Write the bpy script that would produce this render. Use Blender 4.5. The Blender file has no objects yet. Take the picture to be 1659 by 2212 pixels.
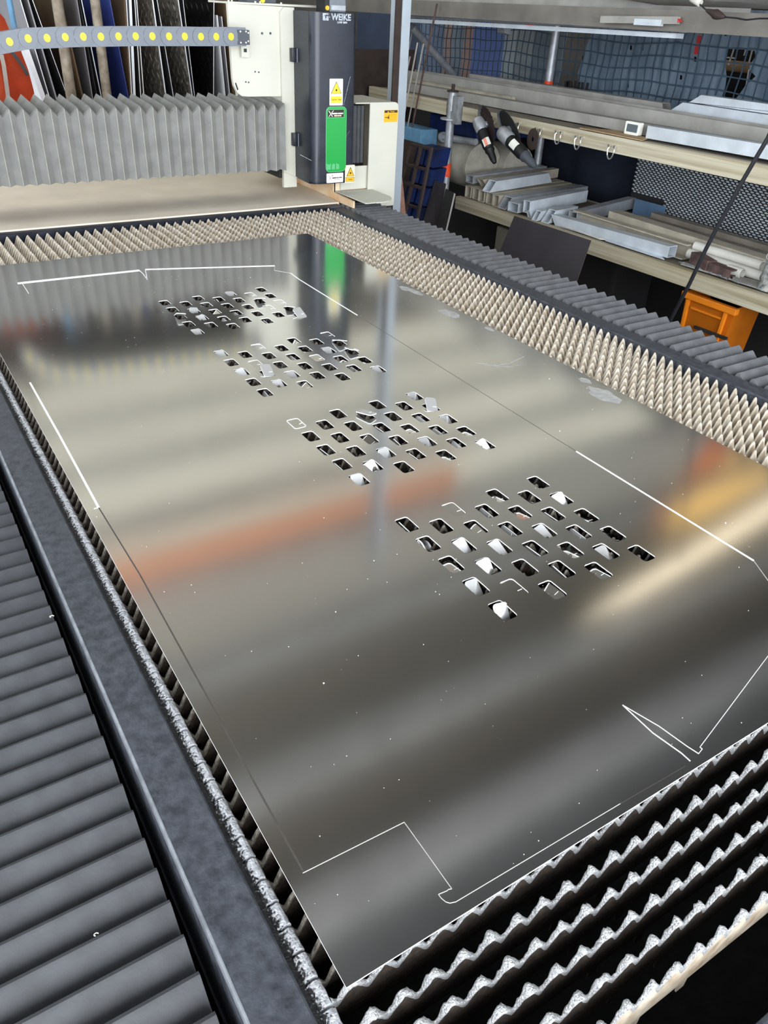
import bpy, bmesh, math, random
from mathutils import Vector, Matrix, noise

# ------------------------------------------------------------------ camera, sky, lights, exposure
SC = bpy.context.scene
COL = SC.collection
FPX, CX, CY = 1673.85, 829.5, 1106.0
CAM = Vector((-0.18653, -0.29743, 0.74879))
ROT = Matrix(((0.84590912, 0.26008210, -0.46561258),
              (-0.53139689, 0.48523163, -0.69438290),
              (0.04533339, 0.83480990, 0.54866868)))
cam_data = bpy.data.cameras.new('camera')
cam = bpy.data.objects.new('camera', cam_data)
COL.objects.link(cam)
cam.matrix_world = Matrix.Translation(CAM) @ ROT.to_4x4()
cam_data.sensor_fit = 'VERTICAL'
cam_data.sensor_height = 36.0
cam_data.lens = FPX / 2212 * 36.0
cam_data.clip_start = 0.02
SC.camera = cam

SC.view_settings.view_transform = 'Standard'
SC.view_settings.look = 'None'
SC.view_settings.gamma = 1.0
SC.view_settings.use_curve_mapping = False
SC.view_settings.exposure = 0.55

world = bpy.data.worlds.new('overcast_sky')
SC.world = world
world.use_nodes = True
bg = world.node_tree.nodes['Background']
bg.inputs[0].default_value = (0.86, 0.93, 1.0, 1)
bg.inputs[1].default_value = 2.4

def area(name, loc, rot, sx, sy, power, color=(1, 1, 1)):
    l = bpy.data.lights.new(name, 'AREA')
    l.shape = 'RECTANGLE'; l.size = sx; l.size_y = sy; l.energy = power; l.color = color
    o = bpy.data.objects.new(name, l); COL.objects.link(o)
    o.location = loc; o.rotation_euler = rot
    return o
# daylight through the wide open shutter door behind the photographer
area('daylight_door', (0.0, -2.3, 1.0), (math.radians(82), 0, math.radians(-22)), 5.0, 2.4, 165, (0.97, 0.98, 1.0))

# ------------------------------------------------------------------ helpers
def ray(u, v):
    return ROT @ Vector((u - CX, -(v - CY), -FPX))
def at_z(u, v, z):
    d = ray(u, v); t = (z - CAM.z) / d.z; return CAM + d * t
def at_x(u, v, x):
    d = ray(u, v); t = (x - CAM.x) / d.x; return CAM + d * t
def at_y(u, v, y):
    d = ray(u, v); t = (y - CAM.y) / d.y; return CAM + d * t

def lin(c):
    def f(x):
        x /= 255.0
        return x / 12.92 if x <= 0.04045 else ((x + 0.055) / 1.055) ** 2.4
    return (f(c[0]), f(c[1]), f(c[2]), 1.0)

MATS = {}
def mat(name, col, rough=0.6, metal=0.0, var=0.18, scale=14.0, bump=0.0, bscale=60.0, col2=None, spec=0.5, stretch=None, detail=5.0, rvar=0.0):
    """procedural principled material: base colour broken up by noise, optional relief"""
    if name in MATS: return MATS[name]
    m = bpy.data.materials.new(name); m.use_nodes = True
    nt = m.node_tree; n = nt.nodes; p = n['Principled BSDF']
    c1 = lin(col)
    c2 = lin(col2) if col2 else tuple(max(0, x * (1 - var)) for x in c1[:3]) + (1,)
    if not col2: c1 = tuple(min(1, x * (1 + var * .7)) for x in c1[:3]) + (1,)
    geo = n.new('ShaderNodeNewGeometry')
    vec = geo.outputs['Position']
    if stretch:
        mp = n.new('ShaderNodeMapping'); mp.inputs['Scale'].default_value = stretch
        nt.links.new(vec, mp.inputs['Vector']); vec = mp.outputs['Vector']
    nz = n.new('ShaderNodeTexNoise'); nz.inputs['Scale'].default_value = scale; nz.inputs['Detail'].default_value = detail
    nt.links.new(vec, nz.inputs['Vector'])
    rp = n.new('ShaderNodeValToRGB'); rp.color_ramp.elements[0].position = .32; rp.color_ramp.elements[1].position = .68
    rp.color_ramp.elements[0].color = c2; rp.color_ramp.elements[1].color = c1
    nt.links.new(nz.outputs['Fac'], rp.inputs['Fac']); nt.links.new(rp.outputs['Color'], p.inputs['Base Color'])
    p.inputs['Roughness'].default_value = rough; p.inputs['Metallic'].default_value = metal
    p.inputs['Specular IOR Level'].default_value = spec
    if rvar:
        mr = n.new('ShaderNodeMapRange'); mr.inputs['To Min'].default_value = rough - rvar; mr.inputs['To Max'].default_value = rough + rvar
        nt.links.new(nz.outputs['Fac'], mr.inputs['Value']); nt.links.new(mr.outputs['Result'], p.inputs['Roughness'])
    if bump:
        bz = n.new('ShaderNodeTexNoise'); bz.inputs['Scale'].default_value = bscale; bz.inputs['Detail'].default_value = 4
        nt.links.new(vec, bz.inputs['Vector'])
        b = n.new('ShaderNodeBump'); b.inputs['Strength'].default_value = bump; b.inputs['Distance'].default_value = .004
        nt.links.new(bz.outputs['Fac'], b.inputs['Height']); nt.links.new(b.outputs['Normal'], p.inputs['Normal'])
    MATS[name] = m
    return m

def glow(name, col, strength):
    m = bpy.data.materials.new(name); m.use_nodes = True
    p = m.node_tree.nodes['Principled BSDF']
    p.inputs['Base Color'].default_value = lin(col)
    p.inputs['Emission Color'].default_value = lin(col); p.inputs['Emission Strength'].default_value = strength
    return m

def tag(o, label=None, cat=None, group=None, kind=None):
    if label: o['label'] = label
    if cat: o['category'] = cat
    if group: o['group'] = group
    if kind: o['kind'] = kind
    return o

def empty(name, loc, label, cat, group=None):
    o = bpy.data.objects.new(name, None); COL.objects.link(o)
    o.location = loc; o.empty_display_size = .05
    return tag(o, label, cat, group)

def put(name, me, parent=None, loc=None, rot=None):
    o = bpy.data.objects.new(name, me); COL.objects.link(o)
    if loc is not None: o.location = loc
    if rot is not None: o.rotation_euler = rot
    if parent is not None:
        o.parent = parent
        if parent.type == 'EMPTY':
            o.matrix_parent_inverse = Matrix.Translation(-Vector(parent.location))
    return o

def mesh(bm, mats, smooth=False, name='mesh'):
    me = bpy.data.meshes.new(name)
    bm.normal_update(); bm.to_mesh(me); bm.free()
    for m in (mats if isinstance(mats, (list, tuple)) else [mats]): me.materials.append(m)
    if smooth:
        for p in me.polygons: p.use_smooth = True
        try: me.set_sharp_from_angle(angle=math.radians(38))
        except Exception: pass
    return me

def mk(name, bm, mats, parent=None, smooth=False, kind=None, label=None):
    o = put(name, mesh(bm, mats, smooth, name), parent)
    if kind: o['kind'] = kind
    if label: o['label'] = label
    return o

def NB(): return bmesh.new()

def face(bm, vs, mi=0):
    f = bm.faces.new([bm.verts.new(v) for v in vs]); f.material_index = mi; return f

def box(bm, x0, x1, y0, y1, z0, z1, mi=0, bev=0.0):
    vs = [bm.verts.new((x, y, z)) for x in (x0, x1) for y in (y0, y1) for z in (z0, z1)]
    fs = []
    for q in ((0, 1, 3, 2), (4, 6, 7, 5), (0, 4, 5, 1), (2, 3, 7, 6), (0, 2, 6, 4), (1, 5, 7, 3)):
        f = bm.faces.new([vs[i] for i in q]); f.material_index = mi; fs.append(f)
    if bev:
        es = list({e for f in fs for e in f.edges})
        bmesh.ops.bevel(bm, geom=es, offset=bev, segments=2, affect='EDGES', profile=.6)
    return vs

def prism(bm, pts, axis, a0, a1, mi=0):
    """closed polygon in the plane across axis, extruded from a0 to a1"""
    def P(p, a):
        if axis == 'x': return (a, p[0], p[1])
        if axis == 'y': return (p[0], a, p[1])
        return (p[0], p[1], a)
    A = [bm.verts.new(P(p, a0)) for p in pts]; B = [bm.verts.new(P(p, a1)) for p in pts]
    n = len(pts)
    fs = [bm.faces.new(A), bm.faces.new(B[::-1])]
    for i in range(n): fs.append(bm.faces.new((A[i], B[i], B[(i + 1) % n], A[(i + 1) % n])))
    for f in fs: f.material_index = mi
    bmesh.ops.recalc_face_normals(bm, faces=fs)
    return fs

def rrect(x0, x1, z0, z1, r, n=5, corners=(1, 1, 1, 1)):
    out = []
    for (cx, cz, a, on) in ((x1 - r, z0 + r, -90, corners[0]), (x1 - r, z1 - r, 0, corners[1]), (x0 + r, z1 - r, 90, corners[2]), (x0 + r, z0 + r, 180, corners[3])):
        if on:
            for i in range(n + 1):
                t = math.radians(a + 90 * i / n); out.append((cx + r * math.cos(t), cz + r * math.sin(t)))
        else:
            t = math.radians(a + 45); out.append((cx + r * 1.41421 * math.cos(t), cz + r * 1.41421 * math.sin(t)))
    return out

def frame_of(d):
    d = d.normalized(); up = Vector((0, 0, 1)) if abs(d.z) < .95 else Vector((1, 0, 0))
    s = d.cross(up).normalized(); return d, s, s.cross(d).normalized()

def tube(bm, pts, r, n=10, mi=0, cap=True):
    """round bar through the points; r a number or one per point"""
    pts = [Vector(p) for p in pts]; rings = []
    s0 = None
    for i, p in enumerate(pts):
        d = (pts[min(i + 1, len(pts) - 1)] - pts[max(i - 1, 0)]).normalized()
        if s0 is None: _, s, u = frame_of(d)
        else:
            s = (s0 - d * s0.dot(d)).normalized(); u = s.cross(d).normalized()
        s0 = s
        rr = r[i] if isinstance(r, (list, tuple)) else r
        rings.append([bm.verts.new(p + (s * math.cos(2 * math.pi * k / n) + u * math.sin(2 * math.pi * k / n)) * rr) for k in range(n)])
    fs = []
    for a, b in zip(rings, rings[1:]):
        for k in range(n): fs.append(bm.faces.new((a[k], a[(k + 1) % n], b[(k + 1) % n], b[k])))
    if cap: fs.append(bm.faces.new(rings[0][::-1])); fs.append(bm.faces.new(rings[-1]))
    for f in fs: f.material_index = mi
    return fs

def pipe(bm, a, b, ro, ri, n=14, mi=0):
    """hollow round pipe with open ends"""
    a = Vector(a); b = Vector(b); d, s, u = frame_of(b - a)
    R = [[bm.verts.new(p + (s * math.cos(2 * math.pi * k / n) + u * math.sin(2 * math.pi * k / n)) * r) for k in range(n)] for p, r in ((a, ro), (b, ro), (b, ri), (a, ri))]
    for i in range(4):
        A, B = R[i], R[(i + 1) % 4]
        for k in range(n):
            f = bm.faces.new((A[k], A[(k + 1) % n], B[(k + 1) % n], B[k])); f.material_index = mi

def rhs(bm, a, b, w, h, t=.003, ma=0.0, mb=0.0, up=(0, 0, 1), mi=0):
    """rectangular hollow section from a to b; ma / mb slant the ends"""
    a = Vector(a); b = Vector(b); d = (b - a).normalized(); up = Vector(up)
    s = d.cross(up).normalized(); u = s.cross(d).normalized()
    def loop(p, w_, h_, m):
        return [bm.verts.new(p + s * x + u * y + d * (m * y)) for x, y in ((-w_ / 2, -h_ / 2), (w_ / 2, -h_ / 2), (w_ / 2, h_ / 2), (-w_ / 2, h_ / 2))]
    L = [loop(a, w, h, ma), loop(b, w, h, mb), loop(b, w - 2 * t, h - 2 * t, mb), loop(a, w - 2 * t, h - 2 * t, ma)]
    fs = []
    for i in range(4):
        A, B = L[i], L[(i + 1) % 4]
        for k in range(4): fs.append(bm.faces.new((A[k], A[(k + 1) % 4], B[(k + 1) % 4], B[k])))
    for f in fs: f.material_index = mi
    bmesh.ops.recalc_face_normals(bm, faces=fs)

def bar(bm, a, b, w, h, up=(0, 0, 1), mi=0):
    a = Vector(a); b = Vector(b); d = (b - a).normalized(); up = Vector(up)
    s = d.cross(up).normalized(); u = s.cross(d).normalized()
    V = [[bm.verts.new(p + s * x + u * y) for x, y in ((-w / 2, -h / 2), (w / 2, -h / 2), (w / 2, h / 2), (-w / 2, h / 2))] for p in (a, b)]
    fs = [bm.faces.new(V[0][::-1]), bm.faces.new(V[1])]
    for k in range(4): fs.append(bm.faces.new((V[0][k], V[0][(k + 1) % 4], V[1][(k + 1) % 4], V[1][k])))
    for f in fs: f.material_index = mi

def text_into(bm, s, size, loc, mi, align='CENTER', ext=.0002, sx=1.0, bold=0.0):
    """flat lettering that faces -y, added to bm with material index mi"""
    cu = bpy.data.curves.new('t', 'FONT'); cu.body = s; cu.size = size; cu.align_x = align; cu.align_y = 'CENTER'; cu.extrude = ext; cu.offset = bold
    o = bpy.data.objects.new('t', cu); COL.objects.link(o)
    dg = bpy.context.evaluated_depsgraph_get()
    me = bpy.data.meshes.new_from_object(o.evaluated_get(dg))
    me.transform(Matrix.Translation(loc) @ Matrix.Rotation(math.radians(90), 4, 'X') @ Matrix.Diagonal((sx, 1, 1, 1)))
    n0 = len(bm.faces); bm.from_mesh(me); bm.faces.ensure_lookup_table()
    for f in bm.faces[n0:]: f.material_index = mi
    bpy.data.objects.remove(o); bpy.data.curves.remove(cu); bpy.data.meshes.remove(me)

RND = random.Random(7)
ORD = ['first', 'second', 'third', 'fourth', 'fifth', 'sixth', 'seventh']

# ------------------------------------------------------------------ materials
M_floor = mat('dusty_concrete', (105, 102, 98), .85, 0, .25, 3, .3, 40)
M_roof = mat('roof_sheet', (86, 86, 87), .7, 0, .25, 1.2)
def translucent(name, col, tcol):
    m = bpy.data.materials.new(name); m.use_nodes = True
    nt = m.node_tree; n = nt.nodes; nt.nodes.remove(n['Principled BSDF'])
    d = n.new('ShaderNodeBsdfDiffuse'); t = n.new('ShaderNodeBsdfTranslucent'); a = n.new('ShaderNodeAddShader')
    d.inputs[0].default_value = lin(col); t.inputs[0].default_value = tcol
    nt.links.new(d.outputs[0], a.inputs[0]); nt.links.new(t.outputs[0], a.inputs[1])
    nt.links.new(a.outputs[0], n['Material Output'].inputs[0])
    return m
# unseen fibreglass roof sheets, translucency graded to light the shed and its reflections
M_roof_t = [translucent('fibreglass_roof_dimmest', (120, 114, 104), (.03, .0295, .028, 1)), translucent('fibreglass_roof_dim', (130, 124, 112), (.07, .069, .066, 1)), translucent('fibreglass_roof_pale', (136, 130, 118), (.30, .292, .27, 1)), translucent('fibreglass_roof_bright', (140, 134, 120), (.50, .482, .435, 1)), translucent('fibreglass_roof_fill', (150, 148, 140), (.86, .86, .84, 1))]
M_purlin = mat('galvanised_purlin', (172, 172, 170), .55, .2, .2, 6)
M_orange_beam = mat('orange_crane_beam', (255, 158, 86), .5, 0, .06, 5)
M_wall = mat('grimy_wall', (88, 85, 82), .85, 0, .3, 2)
M_darkwall = mat('dark_wall', (34, 33, 34), .9, 0, .3, 3)
M_frame = mat('black_painted_steel', (80, 84, 92), .5, .2, .35, 75, .2, 200, col2=(54, 57, 64), rvar=.14, detail=12)
M_frame_edge = mat('worn_steel_edge_highlit', (128, 132, 138), .55, .4, .3, 60)  # pale colour holds both the wear and the lit highlight of the edge
M_dark_inner = mat('sooty_steel', (28, 28, 30), .75, .1, .4, 40, .3, 140)
M_rubber = mat('black_rubber_fold', (62, 64, 68), .62, 0, .22, 30, .1, 200)
M_rubber_grey = mat('grey_rubber_fold', (98, 99, 102), .62, 0, .22, 30, .1, 200)
M_rubber_dusty = mat('dusty_grey_bellows', (122, 122, 119), .8, 0, .16, 18, .1, 200)
M_rubber_ridge = mat('dusty_bellows_ridge', (172, 168, 158), .85, 0, .15, 40)
M_cream = mat('cream_slat', (200, 190, 172), .75, 0, .2, 42, .3, 260, col2=(150, 130, 106))
M_cream_tip = mat('slat_tip_crust', (214, 207, 194), .65, .1, .2, 55, .5, 300, col2=(176, 162, 142))
M_slag = mat('silver_slag', (214, 216, 218), .36, .35, .4, 420, 1.0, 520, col2=(150, 150, 150))
M_slag_dull = mat('dull_grey_slag', (138, 132, 122), .6, .2, .4, 200, .7, 420, col2=(86, 80, 72))
M_slat_dark = mat('dark_brown_slat', (66, 54, 44), .8, 0, .5, 160, .5, 300, col2=(30, 25, 21))
M_comb = mat('slag_dusted_comb', (196, 198, 203), .5, .2, .4, 300, .6, 420, col2=(112, 112, 116))
def comb_material():
    m = bpy.data.materials.new('slag_dusted_comb_strip'); m.use_nodes = True
    nt = m.node_tree; n = nt.nodes; p = n['Principled BSDF']; p.inputs['Roughness'].default_value = .5; p.inputs['Metallic'].default_value = .15
    geo = n.new('ShaderNodeNewGeometry'); sep = n.new('ShaderNodeSeparateXYZ'); nt.links.new(geo.outputs['Position'], sep.inputs[0])
    nz = n.new('ShaderNodeTexNoise'); nz.inputs['Scale'].default_value = 330; nz.inputs['Detail'].default_value = 6; nt.links.new(geo.outputs['Position'], nz.inputs['Vector'])
    mr = n.new('ShaderNodeMapRange'); mr.inputs['From Min'].default_value = -.031; mr.inputs['From Max'].default_value = -.019; mr.inputs['To Min'].default_value = -.22; mr.inputs['To Max'].default_value = .20
    nt.links.new(sep.outputs[0], mr.inputs['Value'])
    ad = n.new('ShaderNodeMath'); nt.links.new(mr.outputs[0], ad.inputs[0]); nt.links.new(nz.outputs['Fac'], ad.inputs[1])
    rp = n.new('ShaderNodeValToRGB'); rp.color_ramp.elements[0].position = .47; rp.color_ramp.elements[1].position = .62
    rp.color_ramp.elements[0].color = lin((30, 30, 32)); rp.color_ramp.elements[1].color = lin((186, 188, 193))
    nt.links.new(ad.outputs[0], rp.inputs[0]); nt.links.new(rp.outputs[0], p.inputs['Base Color'])
    b = n.new('ShaderNodeBump'); b.inputs['Strength'].default_value = .7; b.inputs['Distance'].default_value = .003
    nt.links.new(nz.outputs['Fac'], b.inputs['Height']); nt.links.new(b.outputs['Normal'], p.inputs['Normal'])
    return m
M_comb2 = comb_material()
M_plate = mat('beige_table_cover', (230, 218, 200), .62, 0, .09, 5, .05, 90)
M_white = mat('ivory_machine_paint', (202, 201, 188), .45, 0, .05, 6, 0, 60)
M_white_rust = mat('ivory_paint_heat_tinted', (232, 214, 184), .5, 0, .16, 11, 0, 60, col2=(214, 160, 104))
M_cover = mat('black_blue_cover_paint', (36, 41, 54), .3, .1, .3, 18, .03, 80, col2=(24, 28, 38), rvar=.1)
M_black = mat('black_plastic', (22, 23, 25), .55, 0, .2, 30)
M_green = mat('green_window_film', (14, 156, 62), .25, 0, .06, 8)
M_green_edge = mat('pale_green_rim', (96, 186, 128), .4, 0, .06, 8)
M_yellow = mat('label_yellow', (250, 214, 44), .45, 0, .04, 8)
M_orange_y = mat('label_amber', (240, 178, 28), .45, 0, .06, 8)
M_lblwhite = mat('label_white', (240, 240, 232), .45, 0, .03, 8)
M_ink = mat('label_ink', (46, 42, 34), .6, 0, .05, 8)
M_inkgrey = mat('label_grey_ink', (120, 124, 128), .6, 0, .05, 8)
M_inkorange = mat('label_pale_orange', (250, 214, 180), .6, 0, .05, 8)
M_silver_print = mat('worn_silver_print', (205, 212, 220), .5, 0, .3, 160, col2=(110, 118, 132))
M_chain = mat('grey_chain_plastic', (112, 118, 127), .5, 0, .07, 12)
M_chain_d = mat('dark_chain_plastic', (70, 74, 82), .5, 0, .1, 12)
M_capy = mat('yellow_chain_cap', (252, 222, 20), .4, 0, .04, 9)
M_chrome = mat('bright_screw', (225, 225, 225), .25, .9, .1, 9)
M_galv = mat('galvanised_tube', (172, 176, 182), .42, .45, .22, 30, .1, 120)
M_alu = mat('dull_aluminium', (180, 184, 190), .45, .35, .18, 14, .05, 120)
M_alu_l = mat('bright_aluminium', (208, 216, 224), .42, .25, .14, 14, .05, 120)
M_alu_dust = mat('dusty_aluminium', (176, 169, 153), .7, .1, .2, 14, .1, 120)
M_grey_dust = mat('dusty_grey_bar', (160, 158, 153), .7, .1, .18, 10)
M_timber = mat('weathered_aluminium_plank_edge', (206, 199, 178), .6, .1, .25, 9, .1, 60, stretch=(1, .12, 6), col2=(160, 148, 120))
M_deck = mat('grubby_deck_board', (124, 116, 106), .85, 0, .25, 10, .2, 60)
M_tape_o = mat('orange_tape', (250, 84, 40), .5, 0, .1, 20)
M_tape_r = mat('red_tape', (205, 60, 60), .6, 0, .15, 20)
M_netc = mat('blue_shade_cloth', (134, 152, 168), .9, 0, .28, 5, .2, 200, stretch=(1, 5, 1), col2=(96, 114, 132))
M_netw = mat('dark_teal_net_cord', (62, 84, 102), .8, 0, .2, 9)
M_navy = mat('navy_tarpaulin', (56, 64, 82), .7, 0, .3, 4, .2, 20, col2=(34, 40, 56))
M_felt = mat('grey_felt_roll', (172, 168, 156), .95, 0, .15, 20, .3, 200)
M_plasticw = mat('greyed_polythene', (150, 148, 144), .5, 0, .12, 8, .2, 30)
M_dkplate = mat('dark_mill_plate', (54, 50, 56), .5, .2, .2, 6)
M_dkbrown = mat('dark_brown_steel', (58, 46, 42), .75, .1, .3, 14)
M_blueb = mat('blue_tub', (16, 44, 106), .55, 0, .35, 8, col2=(5, 16, 46))
M_foam = mat('blue_foam_board', (100, 148, 182), .8, 0, .15, 20)
M_bin = mat('amber_plastic_bin', (226, 128, 20), .5, 0, .14, 7)
M_rust = mat('rusty_steel', (104, 82, 78), .85, .1, .3, 24, .5, 80, col2=(66, 52, 50))
M_pvc = mat('white_pvc', (214, 212, 204), .5, 0, .12, 9)
M_card = mat('brown_cardboard', (176, 148, 112), .9, 0, .1, 12)
M_screen = mat('grey_screen', (96, 106, 112), .25, 0, .05, 12)
M_cable = mat('black_cable', (22, 24, 30), .45, 0, .2, 30)
M_pdark = mat('dark_diamond_sheet', (26, 24, 26), .45, .3, .3, 40)
M_tread = mat('polished_tread_plate', (176, 170, 160), .36, .3, .5, 55, col2=(66, 58, 50))
M_jacket = mat('orange_work_jacket', (204, 84, 48), .9, 0, .14, 16, .3, 60)
M_reflect = mat('grey_reflective_tape', (150, 140, 132), .6, 0, .1, 30)
M_bluepipe = mat('pale_blue_pipe', (92, 142, 178), .5, 0, .12, 20)
M_oldpipe = mat('dirty_galvanised_pipe', (158, 148, 132), .65, .2, .3, 22, .2, 90, col2=(112, 98, 84))
M_paper = mat('white_plastic_sheet', (236, 238, 242), .5, 0, .05, 9)
M_greysheet = mat('satin_grey_sheet', (150, 148, 152), .5, .1, .08, 6)
M_brown = mat('brown_hardboard', (104, 82, 58), .85, 0, .15, 8)
M_bluesheet = mat('blue_sheet', (58, 74, 150), .5, 0, .12, 4, col2=(44, 56, 118))
M_chip = mat('metal_chip', (235, 235, 230), .4, .3, .1, 20)

# the polished sheet: satin metal that mirrors the shed softly
def sheet_material(name, col, rough):
    m = bpy.data.materials.new(name); m.use_nodes = True
    nt = m.node_tree; n = nt.nodes; p = n['Principled BSDF']
    p.inputs['Metallic'].default_value = 1.0
    geo = n.new('ShaderNodeNewGeometry')
    nz = n.new('ShaderNodeTexNoise'); nz.inputs['Scale'].default_value = 900; nz.inputs['Detail'].default_value = 2
    nt.links.new(geo.outputs['Position'], nz.inputs['Vector'])
    rp = n.new('ShaderNodeValToRGB'); rp.color_ramp.elements[0].position = .3; rp.color_ramp.elements[1].position = .72
    c = lin(col)
    rp.color_ramp.elements[0].color = tuple(x * .9 for x in c[:3]) + (1,); rp.color_ramp.elements[1].color = c
    nt.links.new(nz.outputs['Fac'], rp.inputs['Fac']); nt.links.new(rp.outputs['Color'], p.inputs['Base Color'])
    n2 = n.new('ShaderNodeTexNoise'); n2.inputs['Scale'].default_value = 2.5; n2.inputs['Detail'].default_value = 3
    nt.links.new(geo.outputs['Position'], n2.inputs['Vector'])
    mr = n.new('ShaderNodeMapRange'); mr.inputs['To Min'].default_value = rough - .03; mr.inputs['To Max'].default_value = rough + .03
    nt.links.new(n2.outputs['Fac'], mr.inputs['Value']); nt.links.new(mr.outputs['Result'], p.inputs['Roughness'])
    return m
M_sheet = sheet_material('satin_stainless_sheet', (228, 227, 225), .13)
M_slug = sheet_material('satin_stainless_slug_lit', (226, 226, 226), .3)
M_slug.node_tree.nodes['Principled BSDF'].inputs['Metallic'].default_value = .6
M_cut = mat('laser_cut_edge_lit_white', (245, 245, 245), .4, 0, .02, 50)  # white colour stands in for light caught on the cut edges
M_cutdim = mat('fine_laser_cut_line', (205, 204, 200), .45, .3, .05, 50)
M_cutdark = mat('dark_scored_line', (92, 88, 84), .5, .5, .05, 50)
M_smudge = mat('grey_residue_smear', (176, 176, 173), .75, .1, .2, 60)

# ------------------------------------------------------------------ the shed
bm = NB(); box(bm, -5, 9, -6, 9, -1.0, -.9); tag(mk('floor', bm, M_floor), kind='structure')
bm = NB(); box(bm, -4, 8, -2.4, 1.55, 2.62, 2.68); roof = tag(mk('ceiling', bm, M_roof), kind='structure')
ROOFY = (1.55, 2.05, 2.95, 3.8, 4.6, 5.5, 6.4, 7.6)
for y0_, y1_, m_ in zip(ROOFY, ROOFY[1:], (M_roof_t[0], M_roof_t[1], M_roof_t[2], M_roof_t[3], M_roof_t[3], M_roof_t[3], M_roof_t[3])):
    bm = NB(); box(bm, -.35, 8, y0_, y1_, 2.62, 2.626); mk('roof_sheet', bm, m_, roof)
    bm = NB(); box(bm, -4, -.36, y0_, y1_, 2.62, 2.626); mk('roof_sheet', bm, M_roof_t[4], roof)  # extra clear left sheets, added to fill the bed with light
for y in (-1.6, -.7, .35, 1.35, 2.05, 2.95, 3.8, 4.6, 5.5, 6.4):
    bm = NB(); prism(bm, [(y - .09, 2.62), (y - .09, 2.5), (y + .09, 2.5), (y + .09, 2.52), (y - .07, 2.52), (y - .07, 2.62)], 'x', -4, 8)
    mk('purlin', bm, M_purlin, roof)
bm = NB(); box(bm, -4, 8, 7.5, 7.6, -.9, 2.62); tag(mk('wall_back', bm, M_wall), kind='structure')
bm = NB(); box(bm, -4.1, -4, -2.4, 7.6, -.9, -.2); tag(mk('wall_left', bm, M_wall), kind='structure')
bm = NB(); box(bm, 8, 8.1, -2.4, 7.6, -.9, 2.62); tag(mk('wall_right', bm, M_wall), kind='structure')
bm = NB(); prism(bm, [(3.0, 2.15), (7.6, 2.66), (7.6, 2.76), (3.0, 2.20)], 'z', 2.585, 2.60)
tag(mk('window_1', bm, glow('daylit_rooflight', (255, 240, 210), 2.3)), kind='structure')
bm = NB(); prism(bm, [(4.5, 2.79), (8, 3.90), (8, 4.2), (4.5, 2.90)], 'z', 2.585, 2.60)
tag(mk('orange_glow_strip', bm, glow('orange_streak_glow', (255, 140, 84), .4)), kind='structure')  # glowing strip added for the orange streak mirrored beside the amber one
bm = NB(); prism(bm, [(4.6, 2.66), (8, 2.96), (8, 3.85), (4.6, 2.78)], 'z', 2.585, 2.60)
tag(mk('window_2', bm, glow('daylit_amber_rooflight', (255, 206, 112), .95)), kind='structure')
# overhead travelling beam, painted orange: seen only as the orange streak mirrored in the sheet
bm = NB()
box(bm, .2, 3.3, 3.85, 3.95, 2.36, 2.372); box(bm, .2, 3.3, 3.85, 3.95, 2.438, 2.45); box(bm, .2, 3.3, 3.892, 3.908, 2.372, 2.438)
for x in (.3, 3.2): box(bm, x - .02, x + .02, 3.88, 3.92, 2.45, 2.62)
tag(mk('overhead_beam', bm, M_orange_beam), 'orange steel overhead beam hung below the roof, seen mirrored in the sheet', 'beam')

# ------------------------------------------------------------------ cutting bed
PITCH, TP = .0285, .0341
bed = empty('cutting_bed', (.75, 1.35, -.9), 'black steel laser cutting bed holding rows of toothed slats', 'cutting bed')
# frame rails
bm = NB()
prism(bm, [(-.0886, -.32), (-.034, -.32), (-.034, -.012), (-.0365, -.0095), (-.0850, -.0095), (-.0850, -.02), (-.0886, -.02)], 'y', -.32, 2.86)
mk('left_rail', bm, M_frame, bed)
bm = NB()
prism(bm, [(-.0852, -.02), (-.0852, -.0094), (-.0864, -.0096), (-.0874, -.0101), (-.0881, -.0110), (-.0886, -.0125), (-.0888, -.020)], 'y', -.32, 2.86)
mk('rail_edge', bm, M_frame_edge, bed, True, label='worn left rail edge with its highlight put into the colour')
bm = NB()
prism(bm, [(1.536, -.32), (1.592, -.32), (1.592, -.012), (1.588, -.009), (1.540, -.009), (1.536, -.012)], 'y', -.32, 2.86)
mk('right_rail', bm, M_frame, bed)
bm = NB()
prism(bm, [(2.815, -.32), (2.86, -.32), (2.86, -.004), (2.815, -.004)], 'x', -.096, 1.592)
mk('far_rail', bm, M_frame, bed)
bm = NB()
prism(bm, [(2.808, -.06), (2.815, -.06), (2.815, -.001), (2.808, -.001)], 'x', -.03, .74)
prism(bm, [(2.808, -.06), (2.815, -.06), (2.815, -.004), (2.808, -.004)], 'x', .745, 1.53)
mk('far_lip', bm, M_cover, bed)
bm = NB(); box(bm, -.096, 1.592, -.32, -.212, -.32, -.02, bev=.004); mk('front_rail', bm, M_frame, bed)
bm = NB(); box(bm, -.034, 1.536, -.212, 2.815, -.33, -.31); mk('scrap_tray', bm, M_dark_inner, bed)
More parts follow.
